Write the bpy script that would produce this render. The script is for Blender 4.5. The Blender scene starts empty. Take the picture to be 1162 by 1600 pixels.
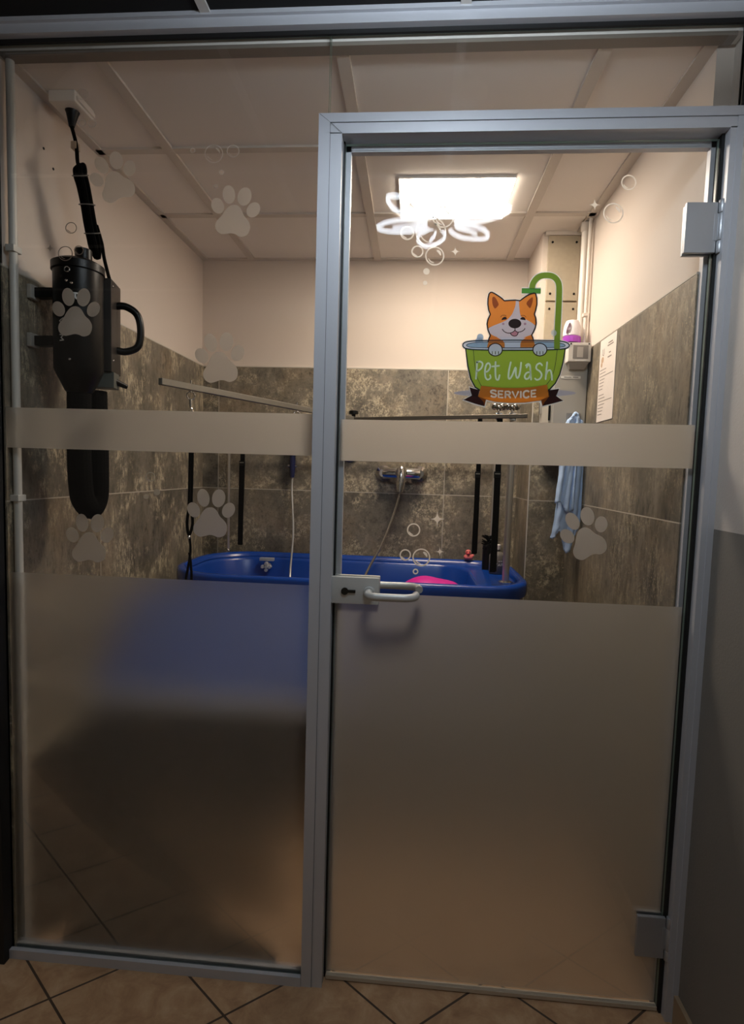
import bpy, bmesh, math, random
from mathutils import Vector, Matrix
from mathutils.geometry import tessellate_polygon
random.seed(7)
SC = bpy.context.scene
COL = SC.collection

# ------------------------------------------------------------------ camera
RX, RY, RZ = -0.0746, -0.0293, 0.0735
CAM = Vector((0.1818, -1.2590, 1.2680))
FPX = 861.03
ROT = Matrix.Rotation(RZ, 3, 'Z') @ Matrix.Rotation(RX, 3, 'X') @ Matrix.Rotation(RY, 3, 'Y')
cd = bpy.data.cameras.new('camera')
cd.sensor_fit = 'VERTICAL'; cd.sensor_height = 36.0; cd.lens = FPX / 1600 * 36.0
cd.clip_start = 0.01
cam = bpy.data.objects.new('camera', cd); COL.objects.link(cam)
m3 = Matrix((ROT.col[0], ROT.col[2], -ROT.col[1])).transposed()
cam.matrix_world = Matrix.Translation(CAM) @ m3.to_4x4()
SC.camera = cam

def ray(px, py):
    return ROT @ Vector(((px - 581) / FPX, 1.0, (800 - py) / FPX))
def at(px, py, y):                      # the point on the plane y = const seen at this pixel
    d = ray(px, py); return CAM + d * ((y - CAM.y) / d.y)
def atx(px, py, x):
    d = ray(px, py); return CAM + d * ((x - CAM.x) / d.x)
def atz(px, py, z):
    d = ray(px, py); return CAM + d * ((z - CAM.z) / d.z)

# ------------------------------------------------------------------ light
SC.view_settings.view_transform = 'Standard'
SC.view_settings.look = 'None'
SC.view_settings.gamma = 1.0
SC.view_settings.use_curve_mapping = False
SC.view_settings.exposure = 0.0
try:
    SC.cycles.use_denoising = True
    SC.cycles.max_bounces = 14
    SC.cycles.transmission_bounces = 14
    SC.cycles.transparent_max_bounces = 24
    SC.cycles.glossy_bounces = 6
    SC.cycles.diffuse_bounces = 5
    SC.cycles.caustics_refractive = True
    SC.cycles.caustics_reflective = False
    SC.cycles.blur_glossy = 0.2
    SC.cycles.sample_clamp_indirect = 4.0
except Exception:
    pass
W = bpy.data.worlds.new('world'); SC.world = W; W.use_nodes = True
W.node_tree.nodes['Background'].inputs[0].default_value = (0.98, 0.84, 0.70, 1)
W.node_tree.nodes['Background'].inputs[1].default_value = 0.12
LED_STRENGTH = 43.0
LED_COL = (1.0, 0.85, 0.70)
PETAL_STRENGTH = 44.0
PETAL_COL = (0.80, 0.90, 1.0)

# ------------------------------------------------------------------ materials
def lin(c):
    if isinstance(c, str):
        c = c.lstrip('#'); c = [int(c[i:i + 2], 16) / 255 for i in (0, 2, 4)]
    return tuple((v / 12.92 if v <= 0.04045 else ((v + 0.055) / 1.055) ** 2.4) for v in c) + (1.0,)
class N:
    def __init__(s, name):
        s.m = bpy.data.materials.new(name); s.m.use_nodes = True
        s.t = s.m.node_tree; s.t.nodes.clear()
        s.out = s.t.nodes.new('ShaderNodeOutputMaterial')
    def n(s, typ, **kw):
        x = s.t.nodes.new('ShaderNode' + typ)
        for k, v in kw.items():
            if k in x.inputs: s.put(x.inputs[k], v)
            else: setattr(x, k, v)
        return x
    def put(s, sock, v):
        if hasattr(v, 'is_output'): s.t.links.new(v, sock)
        elif hasattr(v, 'outputs'): s.t.links.new(v.outputs[0], sock)
        else: sock.default_value = v
    def math(s, op, a, b=0.0, c=None):
        x = s.t.nodes.new('ShaderNodeMath'); x.operation = op
        s.put(x.inputs[0], a); s.put(x.inputs[1], b)
        if c is not None: s.put(x.inputs[2], c)
        return x.outputs[0]
    def mix(s, f, a, b):
        x = s.t.nodes.new('ShaderNodeMix'); x.data_type = 'RGBA'
        s.put(x.inputs[0], f); s.put(x.inputs[6], a); s.put(x.inputs[7], b)
        return x.outputs[2]
    def noise(s, vec, scale, detail=4, rough=0.55, dist=0.0):
        x = s.t.nodes.new('ShaderNodeTexNoise')
        s.put(x.inputs['Vector'], vec); x.inputs['Scale'].default_value = scale
        x.inputs['Detail'].default_value = detail; x.inputs['Roughness'].default_value = rough
        x.inputs['Distortion'].default_value = dist
        return x.outputs[0]
    def ramp(s, f, stops):
        x = s.t.nodes.new('ShaderNodeValToRGB'); s.put(x.inputs[0], f)
        e = x.color_ramp.elements
        while len(e) < len(stops): e.new(0.5)
        for i, (p, c) in enumerate(stops):
            e[i].position = p; e[i].color = c if len(c) == 4 else tuple(c) + (1,)
        return x.outputs[0]
    def surf(s, x):
        s.t.links.new(x.outputs[0] if hasattr(x, 'outputs') else x, s.out.inputs[0]); return s.m

MATS = {}
def solid(name, col, rough=0.5, metal=0.0, spec=0.5, bump=0.0, bscale=200, var=0.0):
    if name in MATS: return MATS[name]
    b = N(name); p = b.n('BsdfPrincipled')
    c = lin(col)
    p.inputs['Base Color'].default_value = c
    p.inputs['Roughness'].default_value = rough; p.inputs['Metallic'].default_value = metal
    p.inputs['Specular IOR Level'].default_value = spec
    pos = b.n('NewGeometry').outputs['Position']
    nz = b.noise(pos, bscale if bump else 9.0, 4)
    if var:
        b.put(p.inputs['Base Color'], b.mix(nz, tuple(v * (1 - var) for v in c[:3]) + (1,), tuple(min(1, v * (1 + var)) for v in c[:3]) + (1,)))
    if bump:
        bp = b.n('Bump', Strength=bump, Distance=0.002, Height=nz); b.put(p.inputs['Normal'], bp)
    MATS[name] = b.surf(p); return MATS[name]

def emit(name, col, st):
    b = N(name); e = b.n('Emission'); e.inputs[0].default_value = tuple(col) + (1,); e.inputs[1].default_value = st
    return b.surf(e)

def glass_mat(name, tint, edge=False):
    b = N(name)
    tr = b.n('BsdfTransparent'); tr.inputs[0].default_value = tint
    gl = b.n('BsdfGlossy'); gl.inputs['Roughness'].default_value = 0.0; gl.inputs['Color'].default_value = (1, 1, 1, 1)
    fr = b.n('Fresnel'); fr.inputs['IOR'].default_value = 1.45
    mx = b.n('MixShader'); b.put(mx.inputs[0], b.math('MULTIPLY', fr.outputs[0], 0.30)); b.put(mx.inputs[1], tr); b.put(mx.inputs[2], gl)
    return b.surf(mx)
GLASS = glass_mat('clear_glass', (0.985, 0.99, 0.985, 1))
def glass_edge():
    b = N('glass_edge'); p = b.n('BsdfPrincipled')
    p.inputs['Base Color'].default_value = lin('#8fa59b'); p.inputs['Roughness'].default_value = 0.25
    tl = b.n('BsdfTranslucent'); tl.inputs[0].default_value = lin('#a8c2b6')
    mx = b.n('MixShader'); mx.inputs[0].default_value = 0.45; b.put(mx.inputs[1], p); b.put(mx.inputs[2], tl)
    return b.surf(mx)
GEDGE = glass_edge()
def film(name, rough, ior, haze, col, dif):
    b = N(name)
    rf = b.n('BsdfRefraction'); rf.inputs['Roughness'].default_value = rough; rf.inputs['IOR'].default_value = ior
    rf.inputs['Color'].default_value = (0.97, 0.97, 0.97, 1)
    tl = b.n('BsdfTranslucent'); tl.inputs[0].default_value = lin(col)
    df = b.n('BsdfDiffuse'); df.inputs[0].default_value = lin(col)
    m1 = b.n('MixShader'); m1.inputs[0].default_value = dif; b.put(m1.inputs[1], tl); b.put(m1.inputs[2], df)
    m2 = b.n('MixShader'); m2.inputs[0].default_value = haze; b.put(m2.inputs[1], rf); b.put(m2.inputs[2], m1)
    return b.surf(m2)
FROST = film('frosted_film', 0.52, 1.30, 0.085, '#e9e6df', 0.25)
FROST_DOOR = film('frosted_film_dense', 0.85, 1.32, 0.20, '#e4e0d8', 0.25)
FROST_BAND = film('frosted_film_band', 0.80, 1.32, 0.36, '#efeae0', 0.25)
FROST_CUT = film('frosted_film_cut', 0.75, 1.30, 0.22, '#eeeae2', 0.25)

PAINT = solid('wall_paint', '#d6cabf', 0.75, bump=0.15, bscale=260)
CEIL = solid('ceiling_board', '#ece6df', 0.85, bump=0.1, bscale=300)
BAR = solid('ceiling_bar', '#d2cac0', 0.6)
WHITEP = solid('white_plastic', '#e4ddd4', 0.4)
ALU = solid('satin_aluminium', '#c2c5cc', 0.42, metal=0.2, bump=0.03, bscale=500)
SEAL = solid('black_seal', '#0b0b0c', 0.6)
CHROME = solid('chrome', '#d8d8d8', 0.12, metal=1.0)
STEEL = solid('brushed_steel', '#8d8a82', 0.35, metal=0.7)
SILVER = solid('silver_lacquer', '#c4c6c4', 0.4, metal=0.25)
BLACK = solid('black_plastic', '#030303', 0.36, spec=0.25)
BLACKM = solid('black_matte', '#030303', 0.9, spec=0.1)
TUB = solid('blue_tub_plastic', '#083f98', 0.25)
PINKM = solid('magenta_plastic', '#d9209a', 0.5)
DUCK = solid('pink_rubber', '#f07c78', 0.4)
PANELG = solid('grey_cabinet_paint', '#b5b0a6', 0.5)
CHIP = solid('fibre_panel', '#b0a48f', 0.8, var=0.12, bump=0.1, bscale=90)
TOWEL = solid('blue_terry', '#bcd5fa', 0.95, bump=0.8, bscale=420, var=0.1)
HALLB = solid('hall_ceiling_black', '#060608', 0.9)
def hall_wall():
    b = N('hall_wall_paint'); p = b.n('BsdfPrincipled'); p.inputs['Roughness'].default_value = 0.75
    g = b.n('NewGeometry').outputs['Position']; sp = b.n('SeparateXYZ'); b.put(sp.inputs[0], g)
    f = b.math('GREATER_THAN', sp.outputs[2], 1.163)
    b.put(p.inputs['Base Color'], b.mix(f, lin('#7d7973'), lin('#c9c1b9')))
    bp = b.n('Bump', Strength=0.25, Distance=0.002, Height=b.noise(g, 180, 5)); b.put(p.inputs['Normal'], bp)
    return b.surf(p)
HALLW = hall_wall()

def wall_tile(name, axis, j0, step, streak, pale=0.8):
    b = N(name); p = b.n('BsdfPrincipled')
    g = b.n('NewGeometry').outputs['Position']; sp = b.n('SeparateXYZ'); b.put(sp.inputs[0], g)
    h = sp.outputs[axis]; z = sp.outputs[2]
    u = b.math('DIVIDE', b.math('SUBTRACT', h, j0), step)
    v = b.math('DIVIDE', b.math('SUBTRACT', z, 1.1685), 0.5568)
    du = b.math('MULTIPLY', b.math('ABSOLUTE', b.math('SUBTRACT', u, b.math('ROUND', u))), step)
    dv = b.math('MULTIPLY', b.math('ABSOLUTE', b.math('SUBTRACT', v, b.math('ROUND', v))), 0.5568)
    gr = b.math('LESS_THAN', b.math('MINIMUM', du, dv), 0.0017)
    # each tile reads a different piece of the stone pattern
    off = b.n('CombineXYZ'); b.put(off.inputs[0], b.math('MULTIPLY', b.math('FLOOR', u), 3.7)); b.put(off.inputs[1], b.math('MULTIPLY', b.math('FLOOR', v), 5.3))
    b.put(off.inputs[2], 0.0 + axis * 2.0)
    va = b.n('VectorMath', operation='ADD'); b.put(va.inputs[0], g); b.put(va.inputs[1], off)
    vec = va.outputs[0]
    st = b.n('VectorMath', operation='MULTIPLY'); b.put(st.inputs[0], vec); st.inputs[1].default_value = (1, 1, streak)
    big = b.noise(vec, 3.0, 6, 0.66, 0.2)
    mid = b.noise(st.outputs[0], 11.0, 10, 0.78, 0.1)
    fine = b.noise(st.outputs[0], 62.0, 9, 0.85, 0.0)
    spk = b.noise(vec, 130.0, 3, 0.6)
    base = b.ramp(mid, [(0.32, lin('#332e28')), (0.44, lin('#655c4e')), (0.57, lin('#857b6c')), (0.75, lin('#a89b88'))])
    tint = b.ramp(big, [(0.36, lin('#4a4a43')), (0.5, lin('#7a7364')), (0.64, lin('#98856a'))])
    c1 = b.mix(0.45, base, tint)
    where = b.noise(vec, 5.2, 8, 0.72, 0.3)
    pm = b.math('MULTIPLY', b.ramp(fine, [(0.49, (0, 0, 0)), (0.55, (1, 1, 1))]), b.ramp(where, [(0.485, (0, 0, 0)), (0.57, (1, 1, 1))]))
    c2 = b.mix(b.math('MULTIPLY', pm, pale), c1, lin('#c9bb9f'))
    dk = b.math('MULTIPLY', b.math('MULTIPLY', b.ramp(fine, [(0.40, (1, 1, 1)), (0.50, (0, 0, 0))]), 0.8), b.ramp(where, [(0.36, (1, 1, 1)), (0.52, (0.25, 0.25, 0.25))]))
    c3 = b.mix(dk, c2, lin('#2c261f'))
    c4 = b.mix(b.math('MULTIPLY', b.math('GREATER_THAN', spk, 0.60), b.math('MULTIPLY', b.ramp(where, [(0.45, (0, 0, 0)), (0.6, (1, 1, 1))]), 0.5)), c3, lin('#bfae8a'))
    b.put(p.inputs['Base Color'], b.mix(gr, c4, lin('#b9b0a0')))
    p.inputs['Roughness'].default_value = 0.5
    hgt = b.math('SUBTRACT', b.math('MULTIPLY', fine, 0.3), b.math('MULTIPLY', gr, 0.5))
    bp = b.n('Bump', Strength=0.2, Distance=0.002, Height=hgt); b.put(p.inputs['Normal'], bp)
    return b.surf(p)
TILE_X = wall_tile('stone_tile_back', 0, 0.320, 1.045, 0.8)
TILE_Y = wall_tile('stone_tile_side', 1, 0.407, 1.045, 0.35)
TILE_R = wall_tile('stone_tile_right', 1, 0.036, 1.2, 0.30, 0.32)
TILE_C = wall_tile('stone_tile_column', 0, 0.10, 1.045, 0.8)

def floor_tile():
    b = N('floor_tile'); p = b.n('BsdfPrincipled')
    g = b.n('NewGeometry').outputs['Position']; sp = b.n('SeparateXYZ'); b.put(sp.inputs[0], g)
    x, y = sp.outputs[0], sp.outputs[1]
    u = b.math('DIVIDE', b.math('ADD', b.math('ADD', x, b.math('MULTIPLY', y, 1.355)), 0.773), 0.4249)
    v = b.math('DIVIDE', b.math('ADD', b.math('SUBTRACT', x, b.math('MULTIPLY', y, 1.315)), 0.500), 0.4185)
    du = b.math('ABSOLUTE', b.math('SUBTRACT', u, b.math('ROUND', u)))
    dv = b.math('ABSOLUTE', b.math('SUBTRACT', v, b.math('ROUND', v)))
    gr = b.math('LESS_THAN', b.math('MINIMUM', du, dv), 0.0105)
    mid = b.noise(g, 14, 7, 0.68, 0.5); fine = b.noise(g, 90, 4, 0.6)
    c = b.ramp(mid, [(0.3, lin('#a07a58')), (0.5, lin('#c09a73')), (0.7, lin('#d6b48e'))])
    c = b.mix(b.math('MULTIPLY', fine, 0.3), c, lin('#a07f62'))
    b.put(p.inputs['Base Color'], b.mix(gr, c, lin('#4a3a2c')))
    p.inputs['Roughness'].default_value = 0.55
    bp = b.n('Bump', Strength=0.3, Distance=0.002, Height=b.math('SUBTRACT', b.math('MULTIPLY', mid, 0.3), gr)); b.put(p.inputs['Normal'], bp)
    return b.surf(p)
FLOOR = floor_tile()

# ------------------------------------------------------------------ mesh helpers
def link(name, bm, mat, parent=None, smooth=False):
    me = bpy.data.meshes.new(name)
    bmesh.ops.recalc_face_normals(bm, faces=bm.faces)
    bm.to_mesh(me); bm.free()
    for mm in (mat if isinstance(mat, (list, tuple)) else [mat]): me.materials.append(mm)
    if smooth:
        for f in me.polygons: f.use_smooth = True
        try: me.set_sharp_from_angle(angle=math.radians(40))
        except Exception: pass
    o = bpy.data.objects.new(name, me); COL.objects.link(o)
    if parent is not None:
        o.parent = parent
        o.matrix_parent_inverse = root_matrix(parent).inverted()
    return o
def root_matrix(o):
    return (Matrix.Translation(o.location) if o.type == 'EMPTY' else Matrix.Identity(4))
def thing(name, label, cat, loc=(0, 0, 0), group=None):
    o = bpy.data.objects.new(name, None); COL.objects.link(o)
    o.location = loc; o.empty_display_size = 0.05
    o['label'] = label; o['category'] = cat
    if group: o['group'] = group
    return o
def tag(o, label, cat, group=None):
    o['label'] = label; o['category'] = cat
    if group: o['group'] = group
    return o
def struct(o, label=None):
    o['kind'] = 'structure'
    if label: o['label'] = label
    return o
def B(): return bmesh.new()
def box(bm, x0, x1, y0, y1, z0, z1, bev=0.0, mi=0):
    g = bmesh.ops.create_cube(bm, size=1.0)
    for v in g['verts']:
        v.co = Vector(((x0 + x1) / 2 + v.co.x * (x1 - x0), (y0 + y1) / 2 + v.co.y * (y1 - y0), (z0 + z1) / 2 + v.co.z * (z1 - z0)))
    fs = {f for v in g['verts'] for f in v.link_faces}
    for f in fs: f.material_index = mi
    if bev:
        es = list({e for v in g['verts'] for e in v.link_edges})
        bmesh.ops.bevel(bm, geom=es, offset=bev, segments=2, affect='EDGES', profile=0.7)
    return bm
def bx(*a, **k): return box(B(), *a, **k)
def frame_of(d):
    d = d.normalized(); a = Vector((0, 0, 1)) if abs(d.z) < 0.9 else Vector((0, 1, 0))
    s = d.cross(a).normalized(); return s, d.cross(s).normalized()
def tube(bm, pts, r, n=12, cap=True, closed=False):
    pts = [Vector(p) for p in pts]; m = len(pts)
    rs = r if isinstance(r, (list, tuple)) else [r] * m
    rings = []; s = None
    for i, p in enumerate(pts):
        if closed: d = pts[(i + 1) % m] - pts[i - 1]
        else: d = pts[min(i + 1, m - 1)] - pts[max(i - 1, 0)]
        d.normalize()
        if s is None: s, t = frame_of(d)
        else:
            s = (s - d * s.dot(d)).normalized(); t = d.cross(s).normalized()
        rings.append([bm.verts.new(p + (s * math.cos(2 * math.pi * k / n) + t * math.sin(2 * math.pi * k / n)) * rs[i]) for k in range(n)])
    for i in range(m if closed else m - 1):
        a, b = rings[i], rings[(i + 1) % m]
        for k in range(n): bm.faces.new((a[k], a[(k + 1) % n], b[(k + 1) % n], b[k]))
    if cap and not closed:
        bm.faces.new(rings[0][::-1]); bm.faces.new(rings[-1])
    return bm
def tb(pts, r, **k): return tube(B(), pts, r, **k)
def lathe(bm, prof, c, n=24, axis='z'):
    rings = []
    for r, h in prof:
        ring = []
        for k in range(n):
            a = 2 * math.pi * k / n; u, w = r * math.cos(a), r * math.sin(a)
            if axis == 'z': q = (u, w, h)
            elif axis == 'y': q = (u, h, w)
            else: q = (h, u, w)
            ring.append(bm.verts.new(Vector(c) + Vector(q)))
        rings.append(ring)
    for a, b in zip(rings, rings[1:]):
        for k in range(n): bm.faces.new((a[k], a[(k + 1) % n], b[(k + 1) % n], b[k]))
    bm.faces.new(rings[0][::-1]); bm.faces.new(rings[-1])
    return bm
def lt(prof, c, **k): return lathe(B(), prof, c, **k)
def ball(bm, c, r, sc=(1, 1, 1), n=16):
    g = bmesh.ops.create_uvsphere(bm, u_segments=n, v_segments=max(8, n * 2 // 3), radius=r)
    for v in g['verts']: v.co = Vector(c) + Vector((v.co.x * sc[0], v.co.y * sc[1], v.co.z * sc[2]))
    return bm
def spline(pts, n=8, closed=False):     # Catmull-Rom through tuples of any size
    m = len(pts); out = []
    D = len(pts[0])
    for i in range(m if closed else m - 1):
        P = [pts[(i + k) % m] if closed else pts[min(max(i + k, 0), m - 1)] for k in (-1, 0, 1, 2)]
        for j in range(n):
            t = j / n
            out.append(tuple(0.5 * (2 * P[1][d] + (P[2][d] - P[0][d]) * t + (2 * P[0][d] - 5 * P[1][d] + 4 * P[2][d] - P[3][d]) * t * t + (3 * P[1][d] - P[0][d] - 3 * P[2][d] + P[3][d]) * t ** 3) for d in range(D)))
    if not closed: out.append(tuple(pts[-1]))
    return out
def flat(bm, pts, place, th=0.0):       # fill a 2-D outline, place(u, v, depth) puts it in the scene
    vs = [bm.verts.new(place(u, v, 0)) for u, v in pts]
    tris = tessellate_polygon([[Vector((u, v, 0)) for u, v in pts]])
    for a, b, c in tris:
        try: bm.faces.new((vs[a], vs[b], vs[c]))
        except ValueError: pass
    if th:
        ws = [bm.verts.new(place(u, v, th)) for u, v in pts]
        for a, b, c in tris:
            try: bm.faces.new((ws[c], ws[b], ws[a]))
            except ValueError: pass
        m = len(vs)
        for i in range(m): bm.faces.new((vs[i], ws[i], ws[(i + 1) % m], vs[(i + 1) % m]))
    return bm
def ribbon(bm, pts, w, place, closed=False, th=0.0, taper=None):   # a stroke of width w along a 2-D path
    m = len(pts); L = []; R = []
    for i, p in enumerate(pts):
        if closed: a, b = pts[i - 1], pts[(i + 1) % m]
        else: a, b = pts[max(i - 1, 0)], pts[min(i + 1, m - 1)]
        dx, dy = b[0] - a[0], b[1] - a[1]; l = math.hypot(dx, dy) or 1
        h = w / 2 * (taper(i / (m - 1)) if taper else 1)
        nx, ny = -dy / l * h, dx / l * h
        L.append((p[0] + nx, p[1] + ny)); R.append((p[0] - nx, p[1] - ny))
    ks = range(m if closed else m - 1)
    for d, flip in ((0, False), (th, True)) if th else ((0, False),):
        l = [bm.verts.new(place(*q, d)) for q in L]; r = [bm.verts.new(place(*q, d)) for q in R]
        for i in ks:
            j = (i + 1) % m; f = (l[i], l[j], r[j], r[i]); bm.faces.new(f[::-1] if flip else f)
        if d == 0: l0, r0 = l, r
    if th:
        for i in ks:
            j = (i + 1) % m
            bm.faces.new((l0[i], l[i], l[j], l0[j])); bm.faces.new((r0[j], r[j], r[i], r0[i]))
        if not closed:
            bm.faces.new((l0[0], r0[0], r[0], l[0])); bm.faces.new((l0[-1], l[-1], r[-1], r0[-1]))
    return bm
def ell(cx, cy, rx, ry, rot=0, n=28):
    c, s = math.cos(math.radians(rot)), math.sin(math.radians(rot))
    return [(cx + rx * math.cos(t) * c - ry * math.sin(t) * s, cy + rx * math.cos(t) * s + ry * math.sin(t) * c) for t in [2 * math.pi * k / n for k in range(n)]]

XL, XR, YB, ZC, ZT = -0.80, 0.793, 1.251, 2.2037, 1.7253
XH = 0.838                               # hall wall beside the door

# ------------------------------------------------------------------ shell
struct(link('floor', bx(-2.6, 1.0, -2.6, 1.35, -0.06, 0.0), FLOOR))
struct(link('ceiling', bx(XL - 0.05, XR + 0.1, 0.012, YB + 0.05, ZC, ZC + 0.04), CEIL))
wl = struct(link('wall_left', bx(XL - 0.08, XL - 0.008, -0.02, YB + 0.08, 0, ZC + 0.04), PAINT))
wb = struct(link('wall_back', bx(XL - 0.08, XR + 0.1, YB + 0.008, YB + 0.08, 0, ZC + 0.04), PAINT))
wr = struct(link('wall_right', bx(XR + 0.008, XR + 0.045, 0.05, YB + 0.08, 0, ZC + 0.04), PAINT))
struct(link('tile_cladding', bx(XL - 0.008, XL, 0.006, YB, 0, ZT), TILE_Y, wl))
struct(link('tile_cladding', bx(XL, XR, YB, YB + 0.008, 0, ZT), TILE_X, wb))
struct(link('tile_cladding', bx(XR, XR + 0.008, 0.05, YB, 0, ZT), TILE_R, wr))
TRIM = solid('tile_trim', '#c9c2b6', 0.4)
for p_, a in ((wl, (XL - 0.008, XL + 0.001, 0.006, YB, ZT, ZT + 0.004)), (wb, (XL, XR, YB - 0.001, YB + 0.008, ZT, ZT + 0.004)), (wr, (XR - 0.001, XR + 0.008, 0.05, YB, ZT, ZT + 0.004))):
    link('edge_trim', bx(*a), TRIM, p_)
# screw holes left in the plaster of the left wall
hb = B()
for px, py in ((20, 200), (68, 232), (83, 264)):
    q = atx(px, py, XL - 0.008); lathe(hb, [(0.0035, -0.004), (0.0035, 0.0012)], q, n=8, axis='x')
link('plug_hole', hb, BLACK, wl)
# ceiling grid
gb = B()
for x in (-0.577, -0.010, 0.565): box(gb, x - 0.015, x + 0.015, 0.012, YB, ZC - 0.007, ZC)
for y in (0.404, 0.822): box(gb, XL, XR, y - 0.013, y + 0.013, ZC - 0.006, ZC)
cg = link('trim_1', gb, BAR); struct(cg, 'suspended ceiling grid bars of the wash room')
gb = B()
box(gb, XL - 0.008, XL + 0.020, 0.012, YB, ZC - 0.006, ZC); box(gb, XR - 0.022, XR + 0.008, 0.012, YB, ZC - 0.006, ZC)
box(gb, XL, XR, YB - 0.014, YB + 0.008, ZC - 0.005, ZC)
struct(link('trim_2', gb, BAR), 'angle trim round the edge of the wash room ceiling')
struct(link('trim_7', bx(XL, XR + 0.03, 0.0115, 0.040, ZC - 0.0085, ZC), solid('edge_angle', '#857b71', 0.6)), 'grey edge angle of the ceiling behind the glass')
# column in the far right corner
co = struct(link('wall_column', bx(0.648, XR + 0.008, 0.988, YB + 0.008, 0, ZC), PAINT), 'boxed-in corner column')
tcb = B(); box(tcb, 0.640, XR, 0.980, 0.988, 0, ZT)
struct(link('tile_cladding', tcb, TILE_C, co)); struct(link('tile_cladding', bx(0.640, 0.648, 0.988, YB, 0, ZT), TILE_R, co))
link('edge_trim', bx(0.6385, 0.6425, 0.9785, 0.9825, 0, ZT), TRIM, co)
for z0, z1 in ((1.945, 2.188), (1.730, 1.938)):
    pp = link('cover_panel', bx(0.668, 0.786, 0.972, 0.988, z0, z1, bev=0.001), CHIP, co)
    for zz in (z0 + 0.025, z1 - 0.025):
        for xx in (0.682, 0.772): link('screw', lt([(0.0045, -0.0015), (0.0045, 0.003)], (xx, 0.972, zz), n=10, axis='y'), BLACK, pp)
link('head_trim', bx(0.655, XR, 0.970, 0.988, ZC - 0.014, ZC), WHITEP, co)

# ------------------------------------------------------------------ hall side
struct(link('wall_hall', bx(XH, XH + 0.10, -2.4, 0.052, 0, 2.30), HALLW), 'hall wall beside the door, cream above grey')
struct(link('baseboard_hall', bx(XH - 0.010, XH, -2.4, -0.008, 0, 0.070, bev=0.001), solid('skirting', '#a68d70', 0.5)), 'tan tiled skirting of the hall wall')
struct(link('ceiling_hall', bx(-2.6, XH + 0.05, -2.4, -0.012, 2.245, 2.29), HALLB), 'black suspended ceiling of the hall')
gb = B()
for x in (-0.300, 0.256): box(gb, x - 0.011, x + 0.011, -2.4, -0.03, 2.240, 2.246)
for y in (-0.60, -1.20, -1.80): box(gb, -2.6, XH, y - 0.011, y + 0.011, 2.241, 2.246)
struct(link('trim_3', gb, solid('hall_bar', '#d9d6d2', 0.5)), 'white grid bars of the black hall ceiling')
hb = B(); box(hb, XL - 0.04, XH, -0.022, 0.012, 2.216, 2.245); box(hb, XL - 0.04, XH, -0.030, -0.022, 2.236, 2.245)
struct(link('trim_4', hb, ALU), 'aluminium head channel over the glass')
sbm5 = bx(XL - 0.04, XH, -0.006, 0.0, 2.207, 2.216); box(sbm5, XH - 0.006, XH, -0.004, 0.010, 2.042, 2.210)
struct(link('trim_5', sbm5, SEAL), 'black seal round the top of the glass')
struct(link('trim_6', bx(XL - 0.060, XL - 0.004, -0.03, 0.012, 0, 2.245), SEAL), 'dark edge post at the left end of the glass wall')

# ------------------------------------------------------------------ glass partition
def pane(name, x0, x1, z0, z1, y0, y1, parent):
    bm = bx(x0, x1, y0, y1, z0, z1)
    bm.faces.ensure_lookup_table()
    for f in bm.faces:
        n = f.normal; f.material_index = 0 if abs(n.y) > 0.5 else 1
    for f in bm.faces:
        f.normal_update(); f.material_index = 0 if abs(f.normal.y) > 0.5 else 1
    return link(name, bm, [GLASS, GEDGE], parent)
def root(name, loc, label):
    o = bpy.data.objects.new(name, None); COL.objects.link(o); o.location = loc; o['kind'] = 'structure'; o['label'] = label
    return o
w1 = root('window_1', (-0.42, 0, 0), 'tall fixed glass pane left of the door')
pane('glass_pane', XL - 0.004, -0.032, 0.010, 2.212, 0.0, 0.008, w1)
FY = 0.0086                              # films sit on the room side of the glass
def slab(name, pts, y, mat, parent, th=0.0005):
    def pl(u, v, d): return Vector((u, y + d, v))
    bm = flat(B(), pts, pl, th); return link(name, bm, mat, parent)
LB = [at(0, 635, FY), at(495, 647.5, FY), at(495, 711, FY), at(0, 698.5, FY)]
z1, z2, z3 = 1.3945, 1.2985, 0.9945
slab('frosted_band', [(XL - 0.004, z1), (-0.048, z1), (-0.048, z2), (XL - 0.004, z2)], FY, FROST_BAND, w1)
slab('frosted_panel', [(XL - 0.004, z3), (-0.048, z3), (-0.048, 0.02), (XL - 0.004, 0.02)], FY, FROST, w1)
cbm = B(); box(cbm, XL - 0.004, -0.052, -0.012, -0.002, 0, 0.024); box(cbm, XL - 0.004, -0.052, 0.010, 0.020, 0, 0.024); box(cbm, XL - 0.004, -0.052, -0.004, 0.012, 0, 0.008)
link('bottom_channel', cbm, ALU, w1)
w2 = root('window_2', (0.40, 0, 2.05), 'glass transom over the door frame')
pane('glass_pane', -0.029, XH - 0.006, 2.042, 2.212, 0.0, 0.008, w2)

# door: frame, leaf, films, hinges, lock
d1 = root('door_1', (0.40, 0, 0), 'framed glass door with frosted lower half')
def frame_bm():
    bm = B()
    X0, X1, ZI = -0.0515, 0.838, 2.0
    # stepped section: outer face band, inner face band set back 1.5 mm, reveal and stop lip
    def stile(xo, xi, xl, z1o):
        a, b_ = sorted((xo, xi)); mid = (xo + xi) / 2
        box(bm, min(xo, mid), max(xo, mid), -0.0100, 0.052, 0, 2.0225)
        box(bm, min(mid, xi), max(mid, xi), -0.0085, 0.052, 0, z1o)
        box(bm, min(xi, xl), max(xi, xl), 0.036, 0.052, 0, z1o)
    stile(X0, 0.0, 0.016, 2.002)
    stile(X1, 0.8125, 0.797, 2.002)
    box(bm, X0, X1, -0.0100, 0.052, 2.0225, 2.042)
    box(bm, X0 + 0.024, X1, -0.0085, 0.052, 2.0, 2.0225)
    box(bm, 0.0, 0.8125, 0.036, 0.052, 1.985, 2.0)
    return bm
df = link('door_frame', frame_bm(), ALU, d1)
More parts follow.
